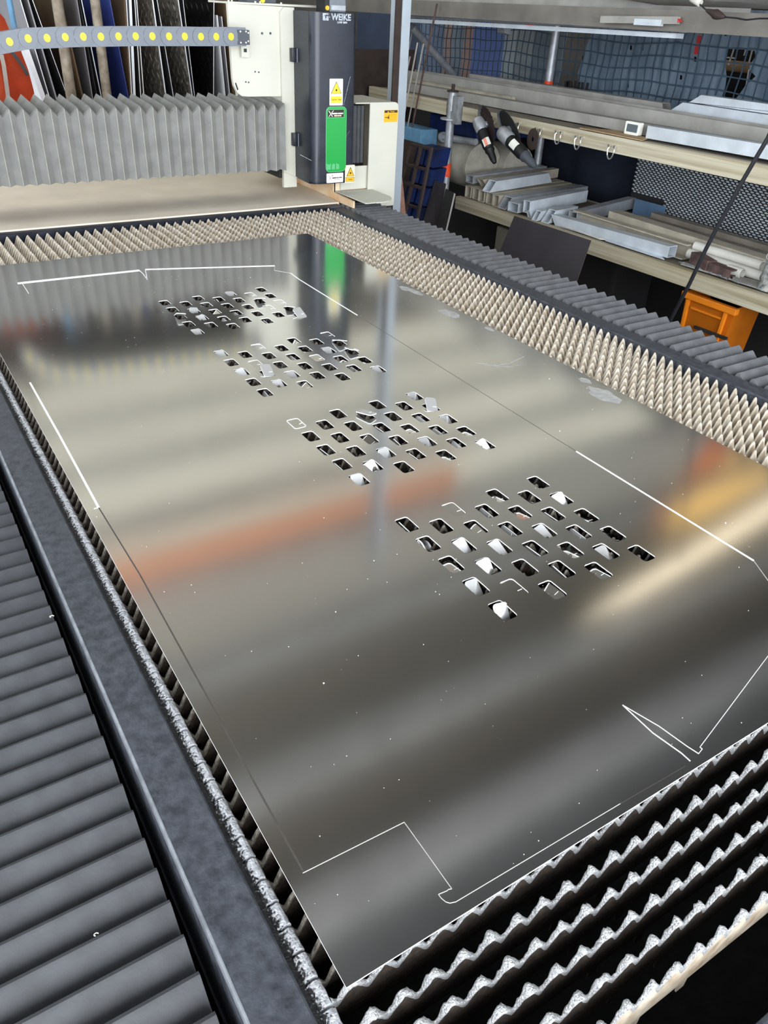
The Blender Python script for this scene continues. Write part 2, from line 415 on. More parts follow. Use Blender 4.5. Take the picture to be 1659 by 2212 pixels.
# slag dusted comb that carries the slat ends, left side
bm = NB()
xs = [-.0338, -.0305, -.027, -.0235, -.020, -.017, -.0142, -.0125]
zs = [-.0135, -.016, -.0185, -.0165, -.0150, -.0155, -.0175, -.021]
slat_y = [-.142 + PITCH * k for k in range(104)]
ys = []
for y in slat_y:
    ys += [y - .0022, y - .0012, y + .0012, y + .0022, y + .0065, y + .0110, y + .0155, y + .0205]
rows = []
for j, y in enumerate(ys):
    ph = j % 8; row = []
    gap = 1.155 < y < 1.172
    for i, x in enumerate(xs):
        n1 = noise.noise(Vector((x * 320, y * 320, 0))); n2 = noise.noise(Vector((x * 900, y * 900, 3)))
        z = zs[i] + .0016 * n1 + .0012 * n2 * (1 if i > 2 else .5)
        if ph in (1, 2) and i >= 3: z -= .0065
        if gap and i > 0: z -= .03
        row.append(bm.verts.new((x + .0008 * n2 * (i > 0), y, z)))
    rows.append(row)
for a, b in zip(rows, rows[1:]):
    for i in range(len(xs) - 1):
        bm.faces.new((a[i], a[i + 1], b[i + 1], b[i]))
bot = [bm.verts.new((-.0125, r[-1].co.y, -.30)) for r in rows]
for j in range(len(rows) - 1): bm.faces.new((rows[j][-1], bot[j], bot[j + 1], rows[j + 1][-1]))
mk('left_comb', bm, M_comb2, bed, False, label='slag crusted comb strip with slots')
# right comb: ribs that hold the slat ends
bm = NB()
box(bm, 1.533, 1.536, -.212, 2.81, -.2, -.013)
for y in slat_y: box(bm, 1.5275, 1.533, y + .004, y + .0065, -.09, -.0115)
mk('right_comb', bm, M_frame, bed)
# slats: a few meshes, each slat one object
def slat_mesh(seed, kind):
    """kind: 'slag' crusted near rows, 'last' cream nearest row, 'clean' all others"""
    r = random.Random(seed); bm = bmesh.new()
    x0, x1 = -.0128, 1.5285
    crust = kind in ('slag', 'last')
    nst = 14 if crust else 10
    nx = int((x1 - x0) / (TP / nst)); cols = []
    s = seed * 17.3
    for i in range(nx + 1):
        x = x0 + (x1 - x0) * i / nx
        ph = ((x - .1132) / TP + .5) % 1.0 - .5            # 0 on a tip
        k = math.floor((x - .1132) / TP + .5)
        rk = noise.noise(Vector((k * 1.7, s, 0)))
        hgt = .034 if not crust else (.027 if kind == 'last' else .024)
        wear = (.006 * (rk + .25) if not crust else (.0025 + .0025 * rk))
        tri = abs(ph) * 2
        z = -.0024 - max(0, wear) * max(0, 1 - tri * 2.6) - hgt * max(0, tri - .10) / .9
        z -= max(0, tri - .86) * -.012                       # rounded valley
        n1 = noise.noise(Vector((x * 210, s, 1))); n2 = noise.noise(Vector((x * 700, s, 5)))
        if crust:
            slg = (.0046 + .0024 * n1 + .0014 * n2) * (1 - .68 * tri) * (.8 if kind == 'last' else 1)
            z += .0014 * n1 + .0010 * n2 - .001
            lo = .0075 + .003 * n1
        else:
            slg = .0021 + .0009 * n1 + .0004 * n2; lo = .006
            z += .0009 * n2 + .0006 * n1
        z = min(z, -.0023)
        th = .0010
        yo = .0006 * n1
        prof = [(-th, -.072), (-th, z - lo - .004), (-slg * .85 + yo, z - lo * .62), (-slg + yo, z - lo * .22), (-slg * .55 + yo, z - .0006), (slg * .55 + yo, z),
                (slg + yo, z - lo * .22), (slg * .85 + yo, z - lo * .62), (th, z - lo - .004), (th, -.072)]
        cols.append([bm.verts.new((x, y, zz)) for y, zz in prof])
    for a, b in zip(cols, cols[1:]):
        for j in range(9):
            f = bm.faces.new((a[j], b[j], b[j + 1], a[j + 1])); f.material_index = (1 if 1 <= j <= 7 else 0) + (2 if kind == 'clean' and a[0].co.x < 1.17 + .05 * noise.noise(Vector((s, 3, 3))) else 0)  # dark brown where the sheet lies above, cream beyond it
            f.smooth = True
    bm.faces.new(cols[0]); bm.faces.new(cols[-1][::-1])
    # hanging lugs under the slat
    for x in (.03, .24, .31, .52, .75, 1.0, 1.25, 1.48): box(bm, x, x + .012, -.0009, .0009, -.088, -.072)
    if kind == 'slag': mm = [M_slat_dark, M_slag]
    elif kind == 'last': mm = [M_cream, M_slag]
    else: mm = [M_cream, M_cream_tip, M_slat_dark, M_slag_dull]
    return mesh(bm, mm, False, 'slat')
SL = {'slag': [slat_mesh(k, 'slag') for k in (1, 2, 3)], 'last': [slat_mesh(9, 'last')], 'clean': [slat_mesh(k, 'clean') for k in (21, 22, 23, 24, 25, 26)], 'far': [slat_mesh(k, 'far') for k in (31, 32, 33, 34)]}
for k, y in enumerate(slat_y):
    kd = 'last' if k == 0 else ('slag' if k <= 5 else ('clean' if y < 2.425 else 'far'))
    me = SL[kd][RND.randrange(len(SL[kd]))]
    o = put('slat', me, bed); o.location = (RND.uniform(-.0004, .0004), y + (.0050 if k == 5 else 0), 0)
    if kd == 'last': o['label'] = 'cream slat, cleanest of the near rows'

# ------------------------------------------------------------------ side bellows
def side_bellows(name, xa, xb, y0, y1, pitch, ztop, amp, phase, label, m):
    bm = NB(); pr = []
    n = int((y1 - y0) / pitch)
    for k in range(n):
        b = y0 + k * pitch + phase
        for f, h in ((0, 0), (.10, .10), (.34, .50), (.58, .90), (.68, 1.0), (.78, .93), (.90, .45)):
            pr.append((b + f * pitch, ztop - amp * (1 - h)))
    A = []; B = []; A2 = []; B2 = []
    for y, z in pr:
        A.append(bm.verts.new((xa, y, z))); B.append(bm.verts.new((xb, y, z)))
        A2.append(bm.verts.new((xa, y, z - .09))); B2.append(bm.verts.new((xb, y, z - .09)))
    for i in range(len(pr) - 1):
        bm.faces.new((A[i], B[i], B[i + 1], A[i + 1]))
        bm.faces.new((A2[i], A[i], A[i + 1], A2[i + 1])); bm.faces.new((B[i], B2[i], B2[i + 1], B[i + 1]))
    bm.faces.new((A[0], A2[0], B2[0], B[0])); bm.faces.new((A[-1], B[-1], B2[-1], A2[-1]))
    bmesh.ops.recalc_face_normals(bm, faces=bm.faces[:])
    return tag(mk(name, bm, m, None, True), label, 'bellows')
side_bellows('rail_bellows', -.62, -.1055, -.35, 2.9, .0412, -.034, .022, .006, 'black pleated rubber bellows over the left rail, nearest the camera', M_rubber)
side_bellows('rail_bellows', 1.600, 1.776, -.30, 2.86, .0430, -.002, .024, .010, 'dark grey pleated rubber bellows over the right rail, ending below the white gantry box', M_rubber_grey)
bm = NB(); box(bm, 1.6, 1.80, -.32, 3.3, -.35, -.125); box(bm, 1.778, 1.80, -.32, 3.3, -.125, -.055)
tag(mk('side_rail_bed', bm, M_white), 'ivory steel rail base under the right bellows', 'rail')
bm = NB(); box(bm, -.62, -.107, -.36, 3.3, -.35, -.16)
tag(mk('side_rail_bed', bm, M_dark_inner), 'dark steel rail base under the left bellows', 'rail')
# pedestal of the machine
bm = NB(); box(bm, -.5, 1.7, -.2, 3.8, -.9, -.36)
tag(mk('machine_base', bm, M_dark_inner), 'dark steel base below the cutting bed', 'machine base')

# ------------------------------------------------------------------ table cover behind the bed
bm = NB()
prof = [(2.862, -.012), (2.868, .000), (2.93, .004), (3.1, .006), (3.75, .008), (3.75, -.03), (2.862, -.03)]
prism(bm, prof, 'x', -.7, 1.605)
tag(mk('table_cover', bm, M_plate), 'flat beige metal table cover between the toothed bed and the gantry', 'cover plate')

# ------------------------------------------------------------------ metal sheet with its holes
Xs, Ys = 1.2215, 2.428
GROUPS = [  # name, x of left column, y of its far hole, column step, row step, cross drift
    ('farthest', .4745, 1.8760, .0503, .0641, 0.0), ('second farthest', .4730, 1.4530, .0503, .0645, 0.0),
    ('second nearest', .4672, 1.0260, .0502, .06485, 0.0), ('nearest', .4632, .5985, .0500, .0645, 0.0)]
HOLE_W, HOLE_L = .0265, .0430
def hole_pos(g, j, k):
    n, x0, y0, dx, dy, _ = GROUPS[g]
    return (x0 + dx * j, y0 - dy * (k + (.5 if j % 2 else 0)))
# state of each hole by picture rows A..H: U uncut, M empty, F flush, S sunk, T tilted, B bright tilt, E on edge, P proud
ROWS = {0: ['M', 'BFS', 'TETPF', 'MMTMSFP', 'MBTEMMP', 'PBEME', 'MMM', 'B'],
        1: ['F', 'TMP', 'FMSBP', 'BMMEFTS', 'MFTMMEB', 'BPBMM', 'MBT', 'E'],
        2: ['B', 'MMP', 'MPMEB', 'UMMESES', 'MMTEBEB', 'EMBES', 'EBM', 'B'],
        3: ['T', 'STB', 'FESES', 'EMTEBET', 'TBBESBM', 'SBMES', 'BFT', 'B']}
LASTC = [0, 0, 0, 0, 0, -2, -4, -6]
STATE = {}
for g, rows_ in ROWS.items():
    for r, row in enumerate(rows_):
        for q, ch in enumerate(row):
            c = LASTC[r] - (len(row) - 1 - q); j = c + 6
            y_units = r + .5 * c                                   # rows of the lattice
            k = y_units - (-.5 * 0) if False else y_units
            STATE[(g, j, r)] = ch
def holes():
    """yield group, column, index in column from the far end, state"""
    for g in range(4):
        for j in range(7):
            rs = sorted(r for (gg, jj, r) in STATE if gg == g and jj == j)
            for k, r in enumerate(rs): yield g, j, k, STATE[(g, j, r)]
cu = bpy.data.curves.new('sheet_outline', 'CURVE'); cu.dimensions = '2D'; cu.fill_mode = 'BOTH'; cu.extrude = .001
def spline(pts):
    s = cu.splines.new('POLY'); s.points.add(len(pts) - 1); s.use_cyclic_u = True
    for p, q in zip(s.points, pts): p.co = (q[0], q[1], 0, 1)
spline([(0, 0), (Xs, 0), (Xs, Ys), (0, Ys)])
for g, j, k, st in holes():
    if st == 'U': continue
    hx, hy = hole_pos(g, j, k)
    spline(rrect(hx - HOLE_W / 2, hx + HOLE_W / 2, hy - HOLE_L / 2, hy + HOLE_L / 2, .0055, 4))
o = bpy.data.objects.new('tmp', cu); COL.objects.link(o)
me = bpy.data.meshes.new_from_object(o.evaluated_get(bpy.context.evaluated_depsgraph_get()))
bpy.data.objects.remove(o)
me.transform(Matrix.Translation((0, 0, -.001)))
me.materials.clear(); me.materials.append(M_sheet); me.materials.append(M_cut)
for p in me.polygons:
    p.use_smooth = False
    p.material_index = 1 if abs(p.normal.z) < .5 else 0
sheet = put('metal_sheet', me)
tag(sheet, 'large satin stainless sheet with four groups of small cut holes, lying on the toothed slats', 'metal sheet')
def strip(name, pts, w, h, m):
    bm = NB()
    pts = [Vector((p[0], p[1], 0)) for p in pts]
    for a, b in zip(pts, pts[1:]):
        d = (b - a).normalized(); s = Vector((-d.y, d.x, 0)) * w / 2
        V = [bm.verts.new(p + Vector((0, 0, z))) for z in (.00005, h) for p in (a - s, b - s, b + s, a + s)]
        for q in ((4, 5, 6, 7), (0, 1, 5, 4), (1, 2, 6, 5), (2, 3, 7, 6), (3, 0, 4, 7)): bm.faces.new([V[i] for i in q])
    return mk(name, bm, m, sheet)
strip('cut_line', [(.1428, 2.2211), (.2913, 2.217), (.5053, 2.2101)], .008, .0016, M_cut)  # raised white strips put in for the lit edges of the cuts
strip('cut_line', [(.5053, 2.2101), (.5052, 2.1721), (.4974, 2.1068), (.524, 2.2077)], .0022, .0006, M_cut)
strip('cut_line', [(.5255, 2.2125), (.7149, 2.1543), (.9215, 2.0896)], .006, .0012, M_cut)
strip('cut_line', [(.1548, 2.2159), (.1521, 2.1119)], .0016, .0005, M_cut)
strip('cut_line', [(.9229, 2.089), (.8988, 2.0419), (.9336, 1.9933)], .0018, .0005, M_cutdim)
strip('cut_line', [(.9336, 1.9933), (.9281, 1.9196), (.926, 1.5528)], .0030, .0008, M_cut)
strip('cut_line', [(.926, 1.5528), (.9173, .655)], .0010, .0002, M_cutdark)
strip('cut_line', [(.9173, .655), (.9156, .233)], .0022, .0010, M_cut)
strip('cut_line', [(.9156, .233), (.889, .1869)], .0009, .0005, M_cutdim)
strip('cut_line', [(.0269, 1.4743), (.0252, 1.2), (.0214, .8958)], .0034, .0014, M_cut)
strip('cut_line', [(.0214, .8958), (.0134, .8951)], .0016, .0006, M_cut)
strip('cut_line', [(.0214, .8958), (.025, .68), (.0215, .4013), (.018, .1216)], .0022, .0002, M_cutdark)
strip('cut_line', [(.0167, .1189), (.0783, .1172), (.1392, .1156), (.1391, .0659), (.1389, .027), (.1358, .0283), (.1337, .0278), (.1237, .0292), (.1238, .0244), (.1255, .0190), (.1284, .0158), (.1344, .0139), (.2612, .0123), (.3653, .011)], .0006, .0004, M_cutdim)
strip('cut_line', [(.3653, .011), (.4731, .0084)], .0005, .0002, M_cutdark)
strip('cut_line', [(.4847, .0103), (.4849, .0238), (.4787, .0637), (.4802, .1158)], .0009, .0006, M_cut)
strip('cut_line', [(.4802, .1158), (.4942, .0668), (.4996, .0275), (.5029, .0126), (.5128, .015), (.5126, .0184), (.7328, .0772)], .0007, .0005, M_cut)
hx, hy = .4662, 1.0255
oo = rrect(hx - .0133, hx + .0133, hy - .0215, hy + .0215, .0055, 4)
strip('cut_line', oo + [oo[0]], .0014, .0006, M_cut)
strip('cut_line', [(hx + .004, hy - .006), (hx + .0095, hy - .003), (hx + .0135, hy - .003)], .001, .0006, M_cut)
for (x, y, a, b) in ((1.178, 1.455, .020, .042), (1.176, .829, .026, .05), (1.2, 1.66, .012, .04), (1.19, 1.70, .014, .03), (1.195, .912, .012, .02), (1.205, 1.30, .008, .02)):
    bm = NB(); n = 22
    c = bm.verts.new((x, y, .00025)); ring = []
    for i in range(n):
        t = 2 * math.pi * i / n; q = 1 + .35 * noise.noise(Vector((x * 9 + 2 * math.cos(t), y * 9 + 2 * math.sin(t), 0)))
        ring.append(bm.verts.new((min(Xs - .001, x + a * q * math.cos(t)), y + b * q * math.sin(t), .00012)))
    for i in range(n): bm.faces.new((c, ring[i], ring[(i + 1) % n]))
    mk('smear', bm, M_smudge, sheet)
strip('scratch', [(1.02, 1.12), (1.06, 1.085), (1.10, 1.082), (1.16, 1.10)], .004, .0002, M_smudge)
strip('scratch', [(1.03, 1.10), (1.08, 1.063), (1.12, 1.06)], .003, .0002, M_smudge)
# dust specks and spatter on the sheet
bm = NB()
for i in range(420):
    x = RND.uniform(.01, 1.2); y = RND.uniform(.01, 2.2); s = RND.uniform(.0003, .0009) * (1 if i > 24 else 1.9)
    V = [bm.verts.new((x + s * math.cos(t), y + s * math.sin(t), .0003)) for t in (0, 2.1, 4.2)]; tp = bm.verts.new((x, y, .0003 + s))
    for q in range(3): bm.faces.new((V[q], V[(q + 1) % 3], tp))
mk('spatter', bm, M_chip, sheet, kind='stuff')

# slugs that dropped or tilted in the holes
def slug_mesh(ms):
    bm = NB(); prism(bm, rrect(-.0127, .0127, -.0208, .0208, .0052, 4), 'z', -.0009, .0009)
    box(bm, .002, .0105, -.0066, -.0058, .0009, .0013, 1)       # burr where the cut began
    for f in bm.faces:
        if abs(f.normal.z) < .5: f.material_index = 1
    bm.normal_update()
    me_ = mesh(bm, [ms, M_cut], False, 'slug')
    for p in me_.polygons: p.material_index = 1 if abs(p.normal.z) < .5 else p.material_index
    return me_
SLUG_PLAIN, SLUG_LIT = slug_mesh(M_sheet), slug_mesh(M_slug)  # second copy is more diffuse: light caught by slugs put into the material
WORD = {'F': 'flush', 'S': 'slightly sunken', 'T': 'tilted', 'B': 'bright tilted', 'E': 'edge-on', 'P': 'upended'}
for g, j, k, st in holes():
    if st in 'UM': continue
    hx, hy = hole_pos(g, j, k); r = RND.uniform
    R = math.radians
    if st == 'F': z, rx, ry, rz = -.0022, r(-1.5, 1.5), r(-3, 3), r(-1, 1)
    elif st == 'S': z, rx, ry, rz = -.0085, r(-8, 2), r(-9, 9), r(-3, 3)
    elif st == 'T': z, rx, ry, rz = -.010, r(-6, 12), r(14, 30) * RND.choice((-1, 1)), r(-5, 5)
    elif st == 'B': z, rx, ry, rz = -.012, r(30, 52), r(-24, 14), r(-6, 6)
    elif st == 'E': z, rx, ry, rz = -.0165, r(-5, 5), r(62, 80) * RND.choice((-1, 1)), r(-4, 4)
    else: z, rx, ry, rz = .0065, r(-26, 26), r(-30, 24), r(-25, 25)
    o = put('slug', SLUG_LIT if st in 'BPE' else SLUG_PLAIN); o.location = (hx + r(-.001, .001), hy + r(-.0015, .0015), z); o.rotation_euler = (R(rx), R(ry), R(rz))
    tag(o, '%s slug, %s hole from far end, %s column from left, %s hole group' % (WORD[st], ORD[k], ORD[j], GROUPS[g][0]), 'slug', 'cut-out slugs in the sheet holes')

# chips lying on the left bellows
for (u, v, z, s, lab) in ((112, 1332, -.030, .0022, 'tiny pale metal curl on the left bellows, level with the sheet middle'), (208, 2019, -.03, .0016, 'tiny white chip on the left bellows near the picture bottom')):
    p = at_z(u, v, z); bm = NB()
    pts = [p + Vector((s * math.cos(t) * 1.3, s * math.sin(t), .001 * i / 6)) for i, t in enumerate([x * .7 for x in range(7)])]
    tube(bm, pts, s * .35, 6)
    tag(mk('metal_chip', bm, M_chip), lab, 'metal chip')

# ------------------------------------------------------------------ gantry
# pleated bellows across the gantry beam
bm = NB(); n = 74; pit = .0230; secs = []
for i in range(n + 1):
    x = 1.385 - pit * i; o_ = (i % 2 == 0)
    if i == 0: o_ = True
    yf, zt, zb, yb = (2.937, .385, .130, 3.20) if o_ else (2.950, .360, .134, 3.18)
    secs.append([(x, yf, zb), (x, yf, zt - .006), (x, yf + .006, zt), (x, yb - .01, zt + .018), (x, yb, zt + .01), (x, yb, zb)])
V = [[bm.verts.new(p) for p in s] for s in secs]
for a, b in zip(V, V[1:]):
    for k in range(5): bm.faces.new((a[k], b[k], b[k + 1], a[k + 1]))
bm.faces.new(V[0]); bm.faces.new(V[-1][::-1])
for i in range(0, n + 1, 2):                                    # dusty crest bead on each outer fold
    x = 1.385 - pit * i
    box(bm, x - .0008, x + .0008, 2.9355, 2.938, .131, .380, 1)
bmesh.ops.recalc_face_normals(bm, faces=bm.faces[:])
tag(mk('gantry_bellows', bm, [M_rubber_dusty, M_rubber_ridge]), 'dusty grey pleated bellows across the gantry beam above the beige table', 'bellows')
bm = NB(); box(bm, -.30, 1.375, 2.985, 3.17, .155, .34)
tag(mk('gantry_beam', bm, M_black), 'dark gantry beam inside the grey pleated bellows', 'beam')

# white carriage with the black head cover
car = empty('gantry_carriage', (1.5, 3.0, 0), 'ivory gantry carriage with a black head cover beside the sheet corner', 'gantry carriage')
bm = NB()
prism(bm, [(1.40, .05), (1.462, .05), (1.462, .717), (1.182, .7195), (1.186, .47), (1.19, .445), (1.203, .42), (1.222, .408), (1.25, .406), (1.40, .406)], 'y', 2.995, 3.012)
p_ = mk('side_panel', bm, M_white, car)
bm = NB(); prism(bm, [(1.395, .118), (1.457, .092), (1.457, .716), (1.412, .7165), (1.395, .7)], 'y', 2.984, 2.9955)
mk('panel_fold', bm, M_white, car)
for (u, v) in ((566, 72), (584, 72), (551, 155), (559, 156), (531, 177), (537, 178)):
    q = at_y(u, v, 2.9945); bm = NB(); tube(bm, [q + Vector((0, .001, 0)), q + Vector((0, -.0015, 0))], .0045 if v < 100 else .003, 10)
    mk('screw', bm, M_frame, p_)
q = at_y(511, 187, 2.9945); bm = NB(); prism(bm, [(q.x - .006, q.z + .012), (q.x - .002, q.z + .014), (q.x + .007, q.z - .010), (q.x + .002, q.z - .013)], 'y', 2.993, 2.9949); mk('slot', bm, M_black, p_)
bm = NB(); box(bm, 1.405, 1.70, 3.012, 3.5, .1285, .70, bev=.004); mk('housing', bm, M_white, car)
bm = NB(); box(bm, 1.392, 1.404, 3.02, 3.4, .085, .128); mk('under_gap_dark', bm, M_black, car)  # black box put in for the dark gap below the bellows end
bm = NB(); box(bm, 1.185, 1.64, 2.996, 3.2, .7196, .726); box(bm, 1.20, 1.205, 3.0, 3.006, .726, .735)
for x in (1.19, 1.30, 1.32, 1.41): tube(bm, [(x, 3.003, .726), (x, 3.003, .7315)], .004, 8)
mk('top_cap', bm, M_white, car)
# black head cover
def cover_outline(x0, x1, y0, y1):
    r = .035
    pts = [(x1, y1), (x0, y1), (x0, y0 + r)]
    for i in range(7):
        t = math.radians(180 + 90 * i / 6); pts.append((x0 + r + r * math.cos(t), y0 + r + r * math.sin(t)))
    for i in range(5):
        t = math.radians(270 + 90 * i / 4); pts.append((x1 - .012 + .012 * math.cos(t), y0 + .012 + .012 * math.sin(t)))
    return pts
CVY = 2.82
bm = NB(); fs = prism(bm, cover_outline(1.452, 1.648, CVY, 2.990), 'z', .088, .708)
bmesh.ops.bevel(bm, geom=[e for e in bm.edges if all(abs(v.co.z - .088) < 1e-5 for v in e.verts)], offset=.008, segments=3, affect='EDGES')
cover = mk('head_cover', bm, M_cover, car, True)
def sticker(name, base, mats, build):
    bm = NB(); build(bm); return mk(name, bm, mats, cover)
def quad(bm, x0, x1, z0, z1, y, mi): face(bm, [(x0, y, z0), (x1, y, z0), (x1, y, z1), (x0, y, z1)], mi)
def tri(bm, cx, z0, w, h, y, mi): face(bm, [(cx - w / 2, y, z0), (cx + w / 2, y, z0), (cx, y, z0 + h)], mi)
def burst(bm, cx, cz, r, y, mi):
    pts = []
    for i in range(24):
        q = r if i % 2 else r * .62; pts.append((cx + q * math.cos(i * math.pi / 12), y, cz + q * math.sin(i * math.pi / 12)))
    face(bm, pts, mi)
def P(u, v): q = at_y(u, v, CVY); return q.x, q.z
Y1, Y2, Y3, Y4 = CVY - .0006, CVY - .0011, CVY - .0016, CVY - .0021
def plate_on(bm, pts, y, mi):  # thin sticker body
    prism(bm, pts, 'y', CVY + .0002, y, mi)
def b_warn(bm):
    x0, z1 = P(712, 170); x1, z0 = P(740, 227.5)
    plate_on(bm, rrect(x0, x1, z0, z1, .003), Y1, 0)
    cx = (x0 + x1) / 2 ; w = x1 - x0; h = z1 - z0
    tri(bm, cx, z0 + h * .445, w * .80, h * .46, Y2, 2); tri(bm, cx, z0 + h * .46, w * .70, h * .405, Y3, 1)
    burst(bm, cx, z0 + h * .575, w * .085, Y4, 2)
    quad(bm, x0 + w * .09, x1 - w * .09, z0 + h * .10, z0 + h * .35, Y2, 1)
    text_into(bm, 'Caution  laser', w * .15, (cx, Y3, z0 + h * .225), 2)
sticker('warning_label', None, [M_lblwhite, M_yellow, M_ink], b_warn)
def b_green(bm):
    x0, z1 = P(704, 230.5); x1, z0 = P(746.5, 370)
    plate_on(bm, rrect(x0, x1, z0, z1, .02), Y1, 1)
    plate_on(bm, rrect(x0 + .002, x1 - .002, z0 + .002, z1 - .002, .019), Y2, 0)
    a0, b1 = P(706.5, 236); a1, b0 = P(743, 254)
    quad(bm, a0, a1, b0, b1, Y3, 1); quad(bm, a0 + .002, a1 - .002, b0 + .002, b1 - .002, Y4, 2)
    w = a1 - a0; h = b1 - b0; y5 = Y4 - .0005
    for (p, q, t) in (((.08, .84), (.30, .16), .011), ((.09, .14), (.36, .86), .009)):
        A = Vector((a0 + w * p[0], y5, b0 + h * p[1])); B = Vector((a0 + w * q[0], y5, b0 + h * q[1])); s = Vector((w * t * 2.2, 0, 0))
        face(bm, [A - s, A + s, B + s, B - s], 3)
    for (f0, f1, g0, g1, mi) in ((.28, .58, .42, .58, 3), (.61, .93, .43, .57, 3), (.40, .58, .17, .32, 4), (.60, .68, .17, .32, 4), (.70, .82, .17, .32, 4)):
        quad(bm, a0 + w * f0, a0 + w * f1, b0 + h * g0, b0 + h * g1, y5, mi)
    c0, d1 = P(705, 354); c1, d0 = P(732, 365)
    n = 12
    for i in range(n):
        if i in (4, 8): continue
        quad(bm, c0 + .001 + (c1 - c0) * i / n, c0 + .001 + (c1 - c0) * (i + .8) / n, d0, d1 - .002 * (i % 3), Y3, 1)
sticker('green_window', None, [M_green, M_green_edge, M_ink, M_lblwhite, M_inkorange], b_green)
def b_maker(bm):
    x0, z1 = P(705.5, 375); x1, z0 = P(741, 393)
    plate_on(bm, rrect(x0, x1, z0, z1, .003), Y1, 0); w = x1 - x0; h = z1 - z0
    for (p, q) in (((.13, .74), (.30, .22)), ((.12, .24), (.28, .76))):
        A = Vector((x0 + w * p[0], Y2, z0 + h * p[1])); B = Vector((x0 + w * q[0], Y2, z0 + h * q[1])); s = Vector((w * .012, 0, 0))
        face(bm, [A - s, A + s, B + s, B - s], 1)
    quad(bm, x0 + w * .325, x0 + w * .36, z0 + h * .66, z0 + h * .82, Y2, 2)
    for (f0, f1, g0, g1, mi) in ((.33, .58, .44, .55, 2), (.60, .72, .45, .55, 2), (.74, .92, .46, .56, 2), (.44, .56, .30, .35, 1), (.59, .80, .31, .36, 1)):
        quad(bm, x0 + w * f0, x0 + w * f1, z0 + h * g0, z0 + h * g1, Y2, mi)
sticker('maker_label', None, [M_lblwhite, M_inkgrey, M_ink], b_maker)
def b_warn2(bm):
    x0, z1 = P(745.5, 357); x1, z0 = P(765.5, 394)
    plate_on(bm, rrect(x0, x1, z0, z1, .003), Y1, 0); w = x1 - x0; h = z1 - z0; cx = (x0 + x1) / 2 + w * .05
    tri(bm, cx, z0 + h * .37, w * .80, h * .53, Y2, 2); tri(bm, cx, z0 + h * .39, w * .66, h * .44, Y3, 1); burst(bm, cx, z0 + h * .55, w * .11, Y4, 2)
    quad(bm, x0 + w * .08, x1 - w * .04, z0 + h * .07, z0 + h * .32, Y2, 2); quad(bm, x0 + w * .11, x1 - w * .07, z0 + h * .085, z0 + h * .305, Y3, 1)
    text_into(bm, 'Laser', w * .2, (cx, Y4, z0 + h * .2), 2)
sticker('warning_label', None, [mat('aged_label', (232, 218, 190), .5, 0, .1, 20), M_orange_y, M_ink], b_warn2)
def b_logo(bm):
    x0, z1 = P(696, 27); x1, z0 = P(758, 45)
    q0, r1 = P(697, 28); q1, r0 = P(709.5, 44.5)
    w = q1 - q0; h = r1 - r0                                           # block letter G cut out of a silver square
    quad(bm, q0, q0 + w * .42, r0, r1, Y1, 0); quad(bm, q0 + w * .42, q1, r0 + h * .78, r1, Y1, 0); quad(bm, q0 + w * .42, q1, r0, r0 + h * .28, Y1, 0); quad(bm, q0 + w * .62, q1, r0 + h * .28, r0 + h * .60, Y1, 0)
    quad(bm, q1 + w * .12, q1 + w * .26, r0 + h * .42, r0 + h * .54, Y1, 0)
    text_into(bm, 'WEIKE', h * 1.22, ((q1 + x1) / 2 + .006, Y1, (r0 + r1) / 2), 0, bold=.0012, sx=1.0)
    s0, t1 = P(722, 46); s1, t0 = P(756, 51.5)
    text_into(bm, 'LASER1500', (t1 - t0) * 1.25, ((s0 + s1) / 2, Y1, (t0 + t1) / 2), 0, bold=.0008, sx=1.15)
sticker('maker_lettering', None, [M_silver_print], b_logo)
# scratches on the cover
bm = NB()
for pts in (((757, 165), (752, 185), (746, 210), (742, 228)), ((756, 282), (747, 296)), ((648, 334), (673, 347))):
    L = [at_y(u, v, CVY - .0002) for u, v in pts]
    for a, b in zip(L, L[1:]):
        s = Vector((.0007, 0, .0004)); face(bm, [a - s, a + s, b + s, b - s])
mk('scratches', bm, M_silver_print, cover)
# hinges on the left of the cover
for v0, v1, u in ((103, 133, 624), (286, 314, 631)):
    a = at_y(u, v0, 2.985); b = at_y(u, v1, 2.985); bm = NB()
    box(bm, 1.432, 1.4535, 2.958, 2.984, b.z, a.z, bev=.003); tube(bm, [(1.4535, 2.955, b.z), (1.4535, 2.955, a.z)], .007, 8)
    mk('hinge', bm, M_cover, car, True)
# base under the cover
bm = NB()
box(bm, 1.612, 1.80, 2.925, 3.45, .03, .088); prism(bm, [(2.75, -.002), (3.45, -.002), (3.45, .088), (2.925, .088), (2.925, .032), (2.75, .026)], 'x', 1.609, 1.618)
mk('base', bm, M_white_rust, car)
bm = NB(); box(bm, 1.64, 1.79, 2.915, 2.926, .04, .135); mk('base_front', bm, M_white, car)
bm = NB(); prism(bm, [(1.615, 2.92)] + [(1.615, 2.66), (1.625, 2.655)] + [(1.70 + .095 * math.cos(math.radians(a)), 2.77 + .115 * math.sin(math.radians(a))) for a in (-90, -65, -40, -15, 10)] + [(1.795, 2.92)], 'z', .033, .037)
mk('base_tongue', bm, M_white, car)
